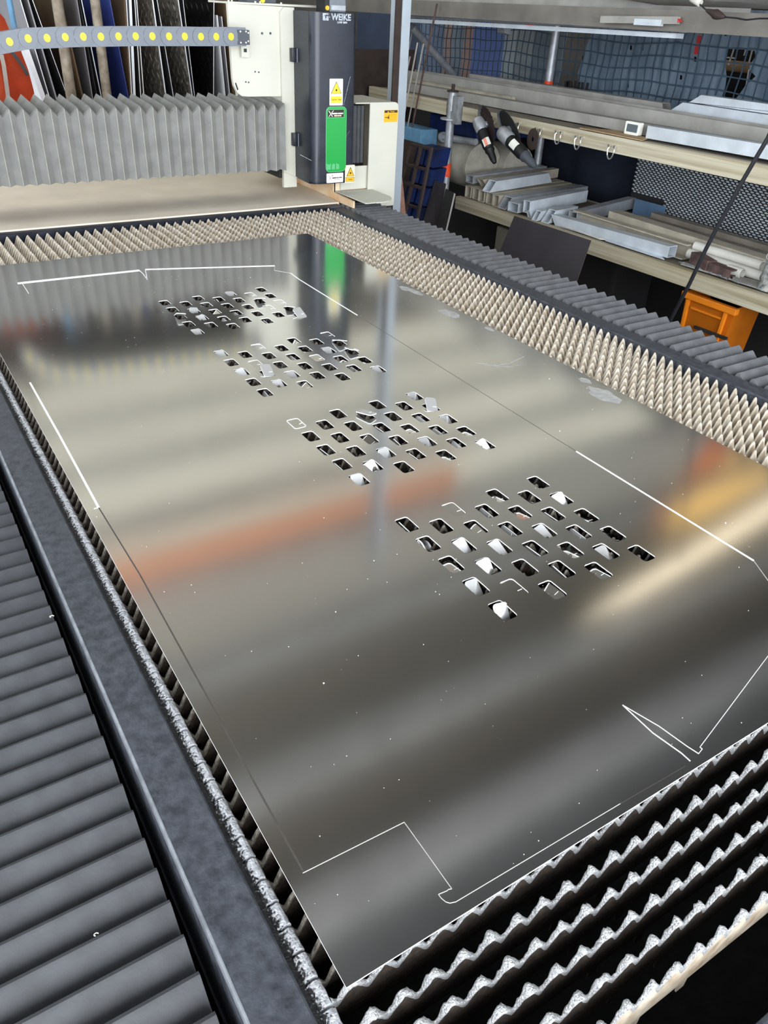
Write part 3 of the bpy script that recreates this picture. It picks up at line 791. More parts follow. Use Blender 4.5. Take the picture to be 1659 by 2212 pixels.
# folded side guard with its inner bellows
bm = NB()
gx0, gx1, gz0, gz1 = 1.772, 1.918, -.042, .388
prism(bm, rrect(gx0, gx1, gz0, gz1, .02, 5, (0, 1, 0, 0)), 'y', 2.900, 2.906)
prism(bm, [(gx1 - .02, gz1)] + [(gx1 - .02 + .02 * math.cos(math.radians(a)), gz1 - .02 + .02 * math.sin(math.radians(a))) for a in (75, 45, 15, 0)] + [(gx1, gz0), (gx1 - .004, gz0), (gx1 - .004, gz1 - .02), (gx1 - .022, gz1 - .005), (1.70, gz1 - .005), (1.70, gz1)], 'y', 2.902, 3.18)
guard = mk('side_guard', bm, M_white, car)
bm = NB()
q = at_y(830, 238, 2.8995); q2 = at_y(861, 263, 2.8995)
quad(bm, q.x, min(q2.x, gx1 - .003), q2.z, q.z, 2.8993, 1)
w = min(q2.x, gx1 - .003) - q.x; h = q.z - q2.z
quad(bm, q.x + w * .03, q.x + w * .97, q.z - h * .22, q.z - h * .02, 2.8988, 2)
tri(bm, q.x + w * .29, q.z - h * .2, w * .14, h * .14, 2.8984, 1)
text_into(bm, 'Danger', h * .17, (q.x + w * .6, 2.8984, q.z - h * .12), 1)
quad(bm, q.x + w * .07, q.x + w * .26, q2.z + h * .36, q2.z + h * .42, 2.8988, 2); tri(bm, q.x + w * .3, q2.z + h * .3, w * .1, h * .26, 2.8986, 2); quad(bm, q.x + w * .35, q.x + w * .385, q2.z + h * .24, q2.z + h * .62, 2.8984, 2)
for i in range(4): quad(bm, q.x + w * .46, q.x + w * .9, q2.z + h * (.22 + .13 * i), q2.z + h * (.25 + .13 * i), 2.8988, 3)
mk('danger_label', bm, [M_white, M_orange_y, M_ink, mat('label_ochre_lines', (200, 150, 20), .5, 0, .05, 8)], guard)
bm = NB(); secs = []
for i in range(13):
    x = 1.655 + .0095 * i; d = .006 if i % 2 else 0
    secs.append([bm.verts.new(p) for p in ((x, 2.945 + d, .142), (x, 2.945 + d, .372), (x, 3.10, .378), (x, 3.10, .142))])
for a, b in zip(secs, secs[1:]):
    for k in range(4): bm.faces.new((a[k], b[k], b[(k + 1) % 4], a[(k + 1) % 4]))
bm.faces.new(secs[0]); bm.faces.new(secs[-1][::-1])
mk('guard_bellows', bm, M_rubber, car)
# cable chain: links with yellow caps
chain = empty('cable_chain', (.75, 2.95, .6), 'grey plastic cable chain with yellow caps above the gantry bellows', 'cable chain')
dots = [(20, 90), (60, 83), (101, 82), (140, 80), (179, 79), (217, 79), (255, 78.5), (292, 78), (328, 78), (364, 78.5), (398, 78.5), (433, 79), (466, 79), (498, 79)]
cpos = [at_y(u, v, 2.897) for u, v in dots]
extra = []
p, a = cpos[0].copy(), math.radians(190)
for i in range(3):
    p = p + Vector((.0603 * math.cos(a), 0, .0603 * math.sin(a))); a += math.radians(21)
    extra.append(p.copy())
seq = extra[::-1] + cpos
CAPM = None
for i, c in enumerate(seq):
    nx = seq[i + 1] if i + 1 < len(seq) else c + Vector((.06, 0, 0))
    d = (nx - c); ang = math.atan2(d.z, d.x)
    bm = NB(); hh = .0305
    o1 = [(-.022, -hh * .86), (.06, -hh * .86), (.06, hh * .86), (-.022, hh * .86)]
    prism(bm, o1, 'y', .002, .090)                                         # body of the link
    prism(bm, [(hh * math.cos(t * math.pi / 10), hh * math.sin(t * math.pi / 10)) for t in range(20)], 'y', -.004, .003)   # round side plate
    prism(bm, [(.002, -hh), (.062, -hh), (.062, hh), (.002, hh)], 'y', -.001, .004)
    me_l = mesh(bm, M_chain, False, 'link')
    l = put('link', me_l, chain); l.location = c; l.rotation_euler = (0, -ang, 0)
    if CAPM is None:
        bm = NB(); n = 14; rr = .0108
        prism(bm, [(rr * math.cos(2 * math.pi * t / n), rr * 1.12 * math.sin(2 * math.pi * t / n)) for t in range(n)], 'y', -.0065, -.004); CAPM = mesh(bm, M_capy, False, 'cap')
    cp = bpy.data.objects.new('cap', CAPM); COL.objects.link(cp); cp.parent = l
bm = NB(); e0 = at_y(512, 64, 2.897); e1 = at_y(539, 97, 2.897)
box(bm, e0.x, e1.x, 2.893, 2.994, e1.z, e0.z); mk('end_bracket', bm, M_chain_d, chain)
for (u, v) in ((519, 68), (531, 68), (536, 71), (520, 92), (531, 92), (536, 89)):
    q = at_y(u, v, 2.8925); bm = NB(); tube(bm, [q + Vector((0, .001, 0)), q - Vector((0, .002, 0))], .0028, 8)
    mk('screw', bm, M_chrome, chain)
bm = NB(); e0 = at_y(521, 97, 2.975); e1 = at_y(539, 124, 2.975); box(bm, e0.x, e1.x, 2.975, 2.994, e1.z, e0.z + .01)
q = at_y(530, 109, 2.974); box(bm, q.x - .006, q.x + .006, 2.9735, 2.976, q.z - .006, q.z + .006, 1)
mk('mount_tab', bm, [M_white, M_black], chain)
# short chain end and motor parts on top of the carriage
bm = NB(); a = at_y(700, 24, 2.86); box(bm, 1.545, 1.615, 2.85, 2.93, .709, .80, bev=.004); box(bm, 1.548, 1.612, 2.846, 2.851, .716, .732, 1)
tube(bm, [(1.536, 2.86, .722), (1.536, 2.854, .722)], .008, 12, 2); box(bm, 1.527, 1.545, 2.859, 2.93, .709, .80, 3)
tag(mk('chain_stub', bm, [M_chain, M_galv, M_orange_y, M_black]), 'grey cable chain end rising from the top of the black cover', 'cable chain')
bm = NB(); box(bm, 1.28, 1.40, 3.03, 3.12, .7262, .80); tube(bm, [(1.34, 3.028, .735), (1.34, 3.02, .735)], .009, 10, 1)
tag(mk('motor_block', bm, [M_chain_d, M_yellow]), 'dark motor block on top of the ivory carriage', 'motor')

# ------------------------------------------------------------------ building column
bm = NB()
cy = 3.3; a = at_y(848, 200, cy); b = at_y(878, 200, cy); xl, xr = a.x, b.x; xm = xl + (xr - xl) * .42
box(bm, xl, xm, cy + .004, cy + .012, -.9, 2.5, 1); box(bm, xm, xr, cy, cy + .10, -.9, 2.5, 0)
prism(bm, [(xm, -.25), (xr + .05, -.25), (xr + .012, -.05), (xr, .0), (xm, .0)], 'y', cy + .001, cy + .02, 2)
tag(mk('steel_column', bm, [mat('pale_blue_grey_paint', (176, 186, 196), .5, 0, .06, 8), M_dkbrown, mat('rusty_gusset', (150, 112, 96), .85, 0, .25, 30)]), 'pale grey steel building column behind the ivory side guard', 'column')

# ------------------------------------------------------------------ sheet rack behind the gantry, left
RY = 4.0
def rack_sheet(name, u0, u1, t, mats, label, z_top=.78, cat='sheet', dep=1.15, zb=.25, yn=0.0, wavy=0):
    pt = at_y(u0, 0, RY); pb = at_y(u1, 225, RY)
    z_top = min(z_top, .78)
    sl = (pt.x - pb.x) / (pt.z - pb.z)
    xb = pb.x + sl * (zb - pb.z); xt = pb.x + sl * (z_top - pb.z)
    bm = NB(); y0 = RY + yn
    v = [bm.verts.new(q) for q in ((xb, y0, zb), (xb - t, y0, zb), (xt - t, y0, z_top), (xt, y0, z_top), (xb, y0 + dep, zb), (xb - t, y0 + dep, zb), (xt - t, y0 + dep, z_top), (xt, y0 + dep, z_top))]
    for q, mi in (((0, 3, 2, 1), 0), ((1, 2, 6, 5), 1), ((0, 4, 7, 3), 1), ((4, 5, 6, 7), 1), ((2, 3, 7, 6), 0), ((0, 1, 5, 4), 0)):
        f = bm.faces.new([v[i] for i in q]); f.material_index = mi
    if wavy:                                                       # raised lozenges of a tread plate, on the face towards the camera
        zz = .29; row = 0
        while zz < z_top - .04:
            yy = y0 + .02 + (.03 if row % 2 else 0)
            while yy < y0 + dep - .05:
                xx = xb + sl * 0 + (xt - xb) * (zz - zb) / (z_top - zb) - t
                c = (xx - .004, yy + .02, zz)
                tip = bm.verts.new(c); s = 1 if (row % 2) else -1
                ring = [bm.verts.new((xx - .0001, yy + dy, zz + dz * s)) for dy, dz in ((0, -.022), (.022, -.006), (.04, .022), (.018, .006))]
                for k in range(4):
                    f = bm.faces.new((ring[k], ring[(k + 1) % 4], tip)); f.material_index = 1
                yy += .075
            zz += .036; row += 1
    o = tag(mk(name, bm, mats), label, cat, 'sheets standing in the rack')
    return o
W = M_paper
rs = rack_sheet
rs('plastic_board', 26, 104, .022, [W, W], 'thick white board, leftmost upright sheet beside the orange jacket', .505)
rs('upright_sheet', 45, 112, .004, [W, M_greysheet], 'satin grey sheet just right of the thick white board', 1.1)
rs('upright_sheet', 62, 127, .006, [M_greysheet, M_greysheet], 'grey sheet with a broad dull edge, second right of the white board', 1.2)
rs('upright_sheet', 71, 152, .003, [W, M_darkwall], 'black sheet with thin white edge left of the first dirty pipe', 1.1)
rs('hardboard_panel', 133, 184, .006, [M_brown, M_brown], 'brown hardboard directly behind the first dirty pipe', 1.1)
rs('upright_sheet', 167, 203, .003, [M_greysheet, M_greysheet], 'broad satin grey sheet between the two dirty pipes', 1.2)
rs('upright_sheet', 172, 214, .004, [M_darkwall, M_darkwall], 'narrow black sheet at the right edge of the broad grey one', 1.1)
rs('upright_sheet', 177, 223, .004, [W, M_darkwall], 'black sheet with bright white edge left of the second dirty pipe', 1.15)
rs('upright_sheet', 238, 281, .003, [M_bluesheet, M_bluesheet], 'blue sheet behind the second dirty pipe', 1.25)
rs('hardboard_panel', 270, 284.5, .004, [M_brown, M_brown], 'brown hardboard showing above the blue sheet', 1.3)
rs('upright_sheet', 274, 286.5, .004, [W, W], 'thin white sheet right against the blue one', 1.1)
rs('upright_sheet', 284, 294, .012, [W, M_greysheet], 'thick white-edged stack sheet, second right of the blue one', 1.2)
rs('upright_sheet', 292, 306, .004, [W, M_darkwall], 'white-edged dark sheet left of the shiny tread plate', 1.12)
rs('upright_sheet', 296, 313, .004, [W, M_brown], 'white-edged brown sheet touching the shiny tread plate', 1.1)
rs('tread_plate', 331, 362, .006, [W, M_tread], 'shiny silver tread plate with raised lozenges, the brighter of two', 1.25, 'tread plate', .8, wavy=1)
rs('upright_sheet', 340, 378, .003, [W, M_darkwall], 'black sheet with white edge between the two tread plates', 1.1)
rs('tread_plate', 386, 419, .005, [W, M_tread], 'duller tread plate left of the black patterned sheet', 1.2, 'tread plate', .7, wavy=1)
rs('upright_sheet', 396, 423, .003, [W, M_darkwall], 'dark sheet with thin white edge against the duller tread plate', 1.1)
rs('patterned_sheet', 463, 462, .004, [W, M_pdark], 'wide black sheet with embossed lozenge pattern and white right edge', 1.2, 'sheet', .9, wavy=1)
rs('upright_sheet', 467, 489, .006, [W, W], 'white sheet with top corner visible, right of the black patterned sheet', .66)
rs('upright_sheet', 476, 499, .004, [W, M_greysheet], 'white-edged grey sheet next to the ivory carriage', .655)
rs('hardboard_panel', 494, 514, .022, [M_brown, M_brown], 'thick brown board, rightmost upright sheet beside the ivory carriage', 1.2)
bm = NB(); box(bm, .2, 1.75, 3.95, 5.2, .18, .249)
for x in (.25, 1.68): box(bm, x, x + .05, 4.0, 4.05, -.9, .18); box(bm, x, x + .05, 5.1, 5.15, -.9, .18)
tag(mk('sheet_rack', bm, M_dkbrown), 'dark steel rack base under the upright sheets', 'rack')
bm = NB(); box(bm, -1.0, 2.05, 5.3, 5.34, -.9, 1.6); tag(mk('backing_board', bm, M_darkwall), 'dark board behind the rack of upright sheets', 'board')
for (ua, va, ub, vb, y, r, m, lab) in ((123, 0, 156, 222, 3.9, .0235, M_oldpipe, 'dirty galvanised pipe standing before the brown hardboard'), (205, 0, 233, 222, 3.9, .0215, M_oldpipe, 'beige dirty pipe standing before the blue sheet'), (20, 0, 31, 62, 3.9, .012, M_bluepipe, 'thin pale blue pipe above the orange jacket')):
    a = at_y(ua, va, y); b = at_y(ub, vb, y); d = (a - b).normalized()
    a2 = b + d * ((.76 - b.z) / d.z); b2 = b + d * (((-.9 if y < 4.1 else .1) - b.z) / d.z)
    bm = NB(); tube(bm, [b2, b, a2], r, 14)
    if r > .02:
        for k in range(5):
            q = b + (a - b) * (.1 + .2 * k); tube(bm, [q - d * .002, q + d * .002], r * 1.04, 14)
    tag(mk('rack_pipe', bm, m, None, True), lab, 'pipe')
# work jacket hanging at the far left
jk = empty('work_jacket', (.35, 3.75, .2), 'orange work jacket hanging at the far left behind the gantry', 'jacket')
JY = 3.78
outl = [(-6, 22), (10, 40), (19, 62), (31, 90), (44, 108), (53, 131), (60, 150), (66, 172), (72, 196), (77, 222), (80, 250)]
bm = NB(); rows = []
for (u, v) in outl:
    R_ = at_y(u, v, JY); Lx = R_.x - .34; row = []
    for i in range(19):
        t = i / 18; x = Lx + (R_.x - Lx) * t
        bul = math.sin(math.pi * min(1, max(0, t))) * .09
        fold = .012 * math.sin(t * 19 + R_.z * 5) * (.3 + (1 - (R_.z)) * .9)
        row.append(bm.verts.new((x, JY - bul - fold, R_.z)))
    rows.append(row)
for a, b in zip(rows, rows[1:]):
    for i in range(18): bm.faces.new((a[i], a[i + 1], b[i + 1], b[i]))
bmesh.ops.solidify(bm, geom=bm.faces[:], thickness=.006)
mk('jacket_body', bm, M_jacket, jk, True)
def ribbon(name, pts, w, y, m):
    bm = NB(); L = [at_y(u, v, y) for u, v in pts]; A = []; 
    for i, p in enumerate(L):
        d = (L[min(i + 1, len(L) - 1)] - L[max(0, i - 1)]).normalized(); s = Vector((-d.z, 0, d.x)) * w / 2
        A.append([bm.verts.new(p + s * k + Vector((0, q, 0))) for k, q in ((-1, 0), (1, 0), (1, .004), (-1, .004))])
    for a, b in zip(A, A[1:]):
        for k in range(4): bm.faces.new((a[k], a[(k + 1) % 4], b[(k + 1) % 4], b[k]))
    mk(name, bm, m, jk)
ribbon('zip', [(19, 106), (30, 118), (42, 133), (52, 148), (60, 163)], .014, JY - .085, M_black)
ribbon('reflective_tape', [(3, 118), (8, 140), (13, 175), (17, 205), (20, 240)], .016, JY - .10, M_reflect)
bm = NB(); tube(bm, [(.30, JY + .03, .66), (.30, JY + .03, 1.2)], .006, 8); tube(bm, [(.1, JY - .02, .60), (.30, JY - .02, .67), (.42, JY - .02, .60)], .009, 8)
mk('hanger', bm, M_darkwall, jk)

# ------------------------------------------------------------------ scaffold shelving along the right
SXF, SXB = 2.80, 3.50
sh = empty('scaffold_shelving', (3.1, 2.4, -.9), 'galvanised scaffold shelving in three levels along the right side', 'shelving')
def pole(x, y, z0, z1):
    bm = NB(); tube(bm, [(x, y, z0), (x, y, z1)], .0242, 16)
    o = mk('pole', bm, M_galv, sh, True); return o
pl = pole(SXF, 3.69, -.9, .345)
bm = NB(); tube(bm, [(SXF, 3.69, .205), (SXF, 3.69, .213)], .06, 12); mk('rosette', bm, M_galv, pl)
bm = NB(); tube(bm, [(SXF, 3.69, .345), (SXF, 3.69, .352)], .034, 12); tube(bm, [(SXF, 3.69, .352), (SXF, 3.69, .385)], .010, 8); mk('pole_head', bm, M_dkbrown, pl)
bm = NB(); zt = at_x(968, 353, SXF).z; zb = at_x(967, 382, SXF).z; tube(bm, [(SXF, 3.69, zb), (SXF, 3.69, zt)], .0252, 16); mk('tape_band', bm, M_tape_o, pl, label='orange tape band')
bm = NB(); box(bm, 2.775, 2.812, 3.60, 3.645, .19, .33); box(bm, 2.782, 2.806, 3.645, 3.67, .20, .25); mk('wedge_clamp', bm, M_galv, pl)
pb_ = pole(3.45, 3.62, -.9, .70)
bm = NB(); tube(bm, [(3.45, 3.62, .37), (3.45, 3.62, .405)], .0262, 14); mk('tape_band', bm, M_tape_o, pb_, label='orange tape at the foot of the upper pole')
pole(SXF, .9, -.9, .69); pole(3.45, .9, -.9, .9)
def beam(name, x, y0, y1, z0, z1, w=.035, m=None, dz=0.0):
    bm = NB()
    prism(bm, [(x, z0), (x + w, z0), (x + w, z0 + .006), (x + .006, z0 + .006), (x + .006, z1 - .006), (x + w, z1 - .006), (x + w, z1), (x, z1)], 'y', y0, y1)
    for k in range(3):
        zz = z0 + (z1 - z0) * (.28 + .22 * k); box(bm, x - .0012, x, y0, y1, zz - .003, zz + .003)
    if dz:
        for v in bm.verts: v.co.z += dz * (v.co.y - y1) / (y0 - y1)
    return mk(name, bm, m or M_timber, sh)
beam('lower_beam', SXF, .5, 3.575, -.258, -.189, dz=.028)
beam('upper_beam', SXF, .5, 3.585, .213, .281, dz=.014)
beam('upper_beam', SXF, 3.74, 4.6, .222, .292)
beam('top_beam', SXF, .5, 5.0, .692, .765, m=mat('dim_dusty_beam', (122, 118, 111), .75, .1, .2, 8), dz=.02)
beam('back_beam', SXB, .5, 5.0, -.25, -.19); beam('back_beam', SXB, .5, 5.0, .21, .28)
for (n_, z, y0, y1) in (('lower_deck', -.194, .5, 3.57), ('upper_deck', .285, .5, 4.6), ('top_deck', .766, .5, 5.0)):
    for k in range(3):
        bm = NB(); xa = SXF + .004 + k * .242; box(bm, xa, xa + .236, y0, y1, z - .010, z)
        if z < 0:
            for v in bm.verts: v.co.z += .026 * (y1 - v.co.y) / (y1 - y0)
        mk(n_, bm, M_deck if z < .7 else M_grey_dust, sh)
bm = NB(); tube(bm, [(3.45, 3.63, .672), (2.99, 3.63, .700)], .024, 14); tr = mk('transom', bm, M_galv, sh, True)
bm = NB(); tube(bm, [(3.20, 3.63, .686), (3.26, 3.63, .683)], .0252, 14); mk('tape_band', bm, M_tape_o, tr, label='orange tape on the transom')
bm = NB(); prism(bm, [(3.05, .64), (3.10, .63), (3.09, .70), (3.07, .74), (3.05, .745)], 'y', 3.60, 3.66); mk('end_wedge', bm, M_galv, tr)
bm = NB(); a = at_y(893, 62, 4.7); b = at_y(982, 165, 4.7); tube(bm, [a + (a - b) * .03, b], .024, 12); mk('brace', bm, M_galv, sh, True)

def thing_bar(name, label, cat, m, group=None):
    def fin(bm, smooth=False):
        return tag(mk(name, bm, m, None, smooth), label, cat, group)
    return fin
G1 = 'long sections on the upper shelf'; G2 = 'section offcuts on the lower shelf'
# upper shelf stock
bm = NB(); rhs(bm, (2.96, 1.2, .3225), (2.96, 4.36, .3085), .06, .046, .003); thing_bar('hollow_section', 'long dull grey hollow section nearest the front of the upper shelf', 'metal section', M_grey_dust, G1)(bm)
bm = NB()
a, b = Vector((3.035, 3.45, .312)), Vector((3.035, 4.45, .312)); bar(bm, a, b, .05, .03); tube(bm, [(3.035, 3.44, .327), (3.035, 4.45, .327)], .018, 10)
thing_bar('round_rail', 'dusty rounded rail lying between the long grey sections on the upper shelf', 'metal section', M_alu_dust, G1)(bm)
bm = NB(); prism(bm, [(3.075, .290), (3.155, .290), (3.155, .388), (3.150, .388), (3.150, .296), (3.081, .296), (3.081, .384), (3.075, .384)], 'y', 1.0, 4.6)
thing_bar('channel_section', 'tall grey channel section, second from the front of the upper shelf', 'metal section', M_grey_dust, G1)(bm)
bm = NB(); rhs(bm, (3.27, 2.55, .352), (3.27, 4.12, .352), .06, .10, .003, .5); thing_bar('hollow_section', 'tall grey section at the back of the upper shelf ending before the blue cloth tear', 'metal section', M_grey_dust, G1)(bm)
for (x, z0, y1, lab) in ((3.20, .385, 2.48, 'lower bright folded aluminium trim at the back right of the upper shelf'), (3.215, .424, 2.40, 'upper bright folded aluminium trim stacked at the back right of the upper shelf')):
    bm = NB(); prism(bm, [(.9, z0 - .095 if z0 < .4 else z0), (y1, z0 - .095 if z0 < .4 else z0), (y1, z0 - .002), (y1 - .06, z0 + .036), (.9, z0 + .036)], 'x', x, x + .06)
    thing_bar('folded_trim', lab, 'metal section', M_alu_l, 'bright folded trims')(bm)
bm = NB(); rhs(bm, (2.90, 1.0, .335), (2.90, 2.32, .318), .05, .05, .003); thing_bar('hollow_section', 'bright hollow section on the upper shelf beside the cable', 'metal section', M_alu_l, G1)(bm)
# cardboard and the little white display
bm = NB(); c = [(2.80, 2.66), (2.935, 2.56), (2.90, 2.32), (2.80, 2.27)]; prism(bm, c, 'z', .290, .294); tag(mk('cardboard', bm, M_card), 'flat brown cardboard on the upper shelf edge below the small white display', 'cardboard')
dq = at_x(1347, 290, 2.875); d1 = at_x(1383, 266, 2.875)
ds = empty('small_display', (2.875, 2.44, .295), 'small white framed display standing on the cardboard', 'display')
bm = NB(); fs = prism(bm, rrect(d1.y, dq.y, .2945, d1.z, .006), 'x', 2.875, 2.90); mk('case', bm, M_lblwhite, ds)
bm = NB(); prism(bm, rrect(d1.y + .009, dq.y - .012, .306, d1.z - .010, .003), 'x', 2.8735, 2.876); mk('screen', bm, M_screen, ds)
# long bars slung under the top deck
for (x, ya, yb, z, m, lab) in ((2.86, 2.24, 4.3, .679, M_alu_l, 'bright bar with white end slung below the top shelf, lowest of three'), (2.90, 2.26, 4.4, .700, M_alu, 'grey bar slung below the top shelf, middle of three')):
    bm = NB(); bar(bm, (x, ya, z + .01), (x, yb, z - .012), .05, .018); thing_bar('slung_bar', lab, 'metal section', m, 'bars below the top shelf')(bm)
bm = NB(); p0, p1 = at_x(1300, 42, 2.78), at_x(1466, 44, 2.78); bar(bm, p1, p0, .02, .026); bar(bm, at_x(1430, 50, 2.776), at_x(1373, 47, 2.776), .02, .022, mi=1)
A = [at_x(u, v, 2.772) for u, v in ((1450, 47), (1452, 40), (1457, 36), (1462, 37), (1468, 48))]; f0 = [bm.verts.new(p) for p in A]; f1 = [bm.verts.new(p + Vector((.02, 0, 0))) for p in A]; q0 = bm.faces.new(f0); q1 = bm.faces.new(f1[::-1]); qs = [bm.faces.new((f0[k], f1[k], f1[(k + 1) % 5], f0[(k + 1) % 5])) for k in range(5)]
for q in [q0, q1] + qs: q.material_index = 2
thing_bar('taped_bar', 'grey bar with pale label and red taped end on the top beam', 'metal section', [M_grey_dust, M_alu_l, M_tape_r])(bm)
# sheet stock above the top deck, as a draped pale liner with its cable
bm = NB(); n = 24; rows = []
for i in range(n + 1):
    y = .6 + 1.75 * i / n; row = []
    for j in range(7):
        z = .792 + .055 * j / 6; x = 2.79 - .05 * math.sin(j / 6 * math.pi) + .02 * math.sin(y * 9 + j)
        row.append(bm.verts.new((x, y + .08 * j, z)))
    rows.append(row)
for a, b in zip(rows, rows[1:]):
    for j in range(6): bm.faces.new((a[j], a[j + 1], b[j + 1], b[j]))
bmesh.ops.solidify(bm, geom=bm.faces[:], thickness=.004)
tag(mk('polythene_liner', bm, M_plasticw, None, True), 'pale grey polythene draped along the top shelf at upper right', 'plastic sheet')
bm = NB(); prism(bm, [(2.84, .768), (3.5, .768), (3.5, .95), (2.84, .95)], 'y', 2.4, 5.0); tag(mk('board_stack', bm, M_grey_dust), 'grey board stack lying on the top shelf behind the beam', 'boards')
cb = [at_x(u, v, 2.70) for u, v in ((1480, -12), (1510, 8), (1526, 22), (1540, 28), (1552, 33), (1566, 37), (1590, 39), (1612, 43), (1640, 40), (1670, 40))]
bm = NB(); tube(bm, cb, .0028, 8); cab = tag(mk('lamp_cable', bm, M_cable, None, True), 'thin dark cable with a connector hanging before the polythene at upper right', 'cable')
bm = NB(); tube(bm, [cb[2], cb[3], (cb[3] + cb[4]) / 2, cb[4], cb[5]], [.005, .012, .017, .015, .005], 12); mk('connector', bm, M_dkbrown, cab, True)
bm = NB(); a = at_x(1500, -8, 2.70); b = at_x(1513, 8, 2.70); tube(bm, [a, b], [.022, .012], 10); mk('white_plug', bm, M_pvc, cab, True)

# ties on the beam: wire hooks, and what hangs on them
HX = SXF - .012
def hook(u, v):
    p = at_x(u, v, HX); bm = NB()
    pts = [p + Vector((0, .018 * math.cos(t), -.028 + .034 * math.sin(t) * (1.25 if math.sin(t) < 0 else .6))) for t in [math.pi * (1.12 - 1.24 * i / 12 + 1.0) for i in range(13)]]
    pts = [p + Vector((.006, .017, 0))] + [p + Vector((-.004, .020 * math.cos(math.pi * i / 10), -.012 - .040 * math.sin(math.pi * i / 10))) for i in range(11)] + [p + Vector((.006, -.017, 0))]
    tube(bm, pts, .0032, 8)
    for s in (1, -1): tube(bm, [p + Vector((-.006, .017 * s, .002)), p + Vector((.012, .017 * s, .002))], .006, 8)
    return bm
for i, (u, v) in enumerate(((1063, 262), (1116, 267), (1163, 280), (1207, 286), (1250, 297), (1322, 317))):
    tag(mk('wire_hook', hook(u, v), M_chrome, None, True), ['bent wire hook on the upper beam behind the grinder with a toothed disc', 'bent wire hook on the upper beam beside the second grinder', 'bent wire hook on the upper beam carrying the loose disc',
        'empty wire hook, first right of the loose disc', 'empty wire hook, second right of the loose disc', 'empty wire hook, farthest right on the upper beam'][i], 'hook', 'wire hooks on the upper beam')
def grinder(name, label, head, tail, rim, toothed, body_r, stick):
    head = Vector(head); tail = Vector(tail); d = (tail - head).normalized(); L = (tail - head).length
    g = empty(name, head, label, 'angle grinder')
    side = Vector((-.35, .1, .3)); side = (side - d * side.dot(d)).normalized(); s2 = d.cross(side)
    bm = NB(); tube(bm, [head + d * L * f for f in (.22, .26, .60, .66)], [body_r * .95, body_r, body_r, body_r * .8], 14); mk('body', bm, M_black, g, True)
    bm = NB(); tube(bm, [head + d * L * f for f in (.66, .70, .76, .90, 1.0)], [body_r * .82, body_r * .9, body_r * .66, body_r * .6, body_r * .35], 12); mk('handle', bm, M_chain_d if not toothed else M_black, g, True)
    ra, rb = Vector(rim[0]), Vector(rim[1]); c = (ra + rb) / 2; disc_r = (rb - ra).length / 2; a_ = (rb - ra).normalized()
    vw = (CAM - c).normalized(); vw = (vw - a_ * vw.dot(a_)).normalized(); nn = a_.cross(vw)
    ax = (nn * math.cos(math.radians(24)) + vw * math.sin(math.radians(24))).normalized()
    if ax.dot(head + d * L * .1 - c) < 0: ax = -ax
    if ax.dot(vw) < 0: ax = (nn * -math.cos(math.radians(24)) + vw * math.sin(math.radians(24))).normalized()
    b_ = ax.cross(a_)
    bm = NB(); tube(bm, [head + d * L * f for f in (-.08, -.04, .04, .12, .20, .24)], [body_r * .5, body_r * .95, body_r * 1.12, body_r * 1.1, body_r * 1.1, body_r * .95], 14)
    tube(bm, [head + d * L * .07, c + ax * .004], [body_r * .8, body_r * .55], 12); tube(bm, [c + ax * .004, c - ax * .010], .010, 8)
    for k in range(4):
        t = k * math.pi / 2 + .6; q = head + d * L * .215 + (side * math.cos(t) + s2 * math.sin(t)) * body_r * .9; tube(bm, [q - d * .004, q + d * .008], .005, 6)
    mk('gear_head', bm, M_galv, g, True)
    bm = NB(); n = 44; A = []; B = []
    for k in range(n):
        rr = disc_r * (1 if not toothed else (1.0 if k % 2 else .9)); v = (a_ * math.cos(2 * math.pi * k / n) + b_ * math.sin(2 * math.pi * k / n)) * rr
        A.append(bm.verts.new(c + v - ax * .0016)); B.append(bm.verts.new(c + v + ax * .0016))
    bm.faces.new(A); bm.faces.new(B[::-1])
    for k in range(n): bm.faces.new((A[k], B[k], B[(k + 1) % n], A[(k + 1) % n]))
    mk('disc', bm, M_dkbrown if toothed else M_darkwall, g)
    bm = NB(); n = 14; A = []; B = []                                  # guard, a half ring beside the disc
    for k in range(n + 1):
        t = math.pi * (.75 + .7 * k / n); v = (a_ * math.cos(t) + b_ * math.sin(t))
        A.append(bm.verts.new(c + v * disc_r * 1.03 - ax * .008)); B.append(bm.verts.new(c + v * disc_r * 1.05 + ax * .012))
    for k in range(n): bm.faces.new((A[k], A[k + 1], B[k + 1], B[k]))
    bmesh.ops.solidify(bm, geom=bm.faces[:], thickness=.002)
    mk('guard', bm, M_galv, g)
    bm = NB(); n = 5; A = []; B = []
    f0, f1 = stick; view = (CAM - head); view = (view - d * view.dot(d)).normalized(); sv = d.cross(view)
    for k in range(n + 1):
        t = math.radians(-38 + 76 * k / n); v = (view * math.cos(t) + sv * math.sin(t)) * (body_r * (1.02 if f1 < .66 else .95))
        A.append(bm.verts.new(head + d * L * f0 + v)); B.append(bm.verts.new(head + d * L * f1 + v))
    for k in range(n): bm.faces.new((A[k], A[k + 1], B[k + 1], B[k])).material_index = 1 if (toothed and k in (2, 3)) else 0
    mk('sticker', bm, [M_lblwhite, mat('salmon_print', (238, 150, 130), .6, 0, .05, 9)], g)
    return g
grinder('angle_grinder', 'angle grinder with a toothed rusty disc hanging from the upper beam', at_x(1033, 262, 2.70), at_x(1069, 352, 2.70), (at_x(1038, 238, 2.735), at_x(1069, 300, 2.735)), True, .030, (.46, .63))
grinder('angle_grinder', 'darker angle grinder with a smooth black disc hanging right of the first', at_x(1086, 287, 2.69), at_x(1157, 361, 2.69), (at_x(1080, 255, 2.73), at_x(1124, 301, 2.73)), False, .033, (.34, .50))
bm = NB(); p = at_x(1150, 301, 2.765); n = 28
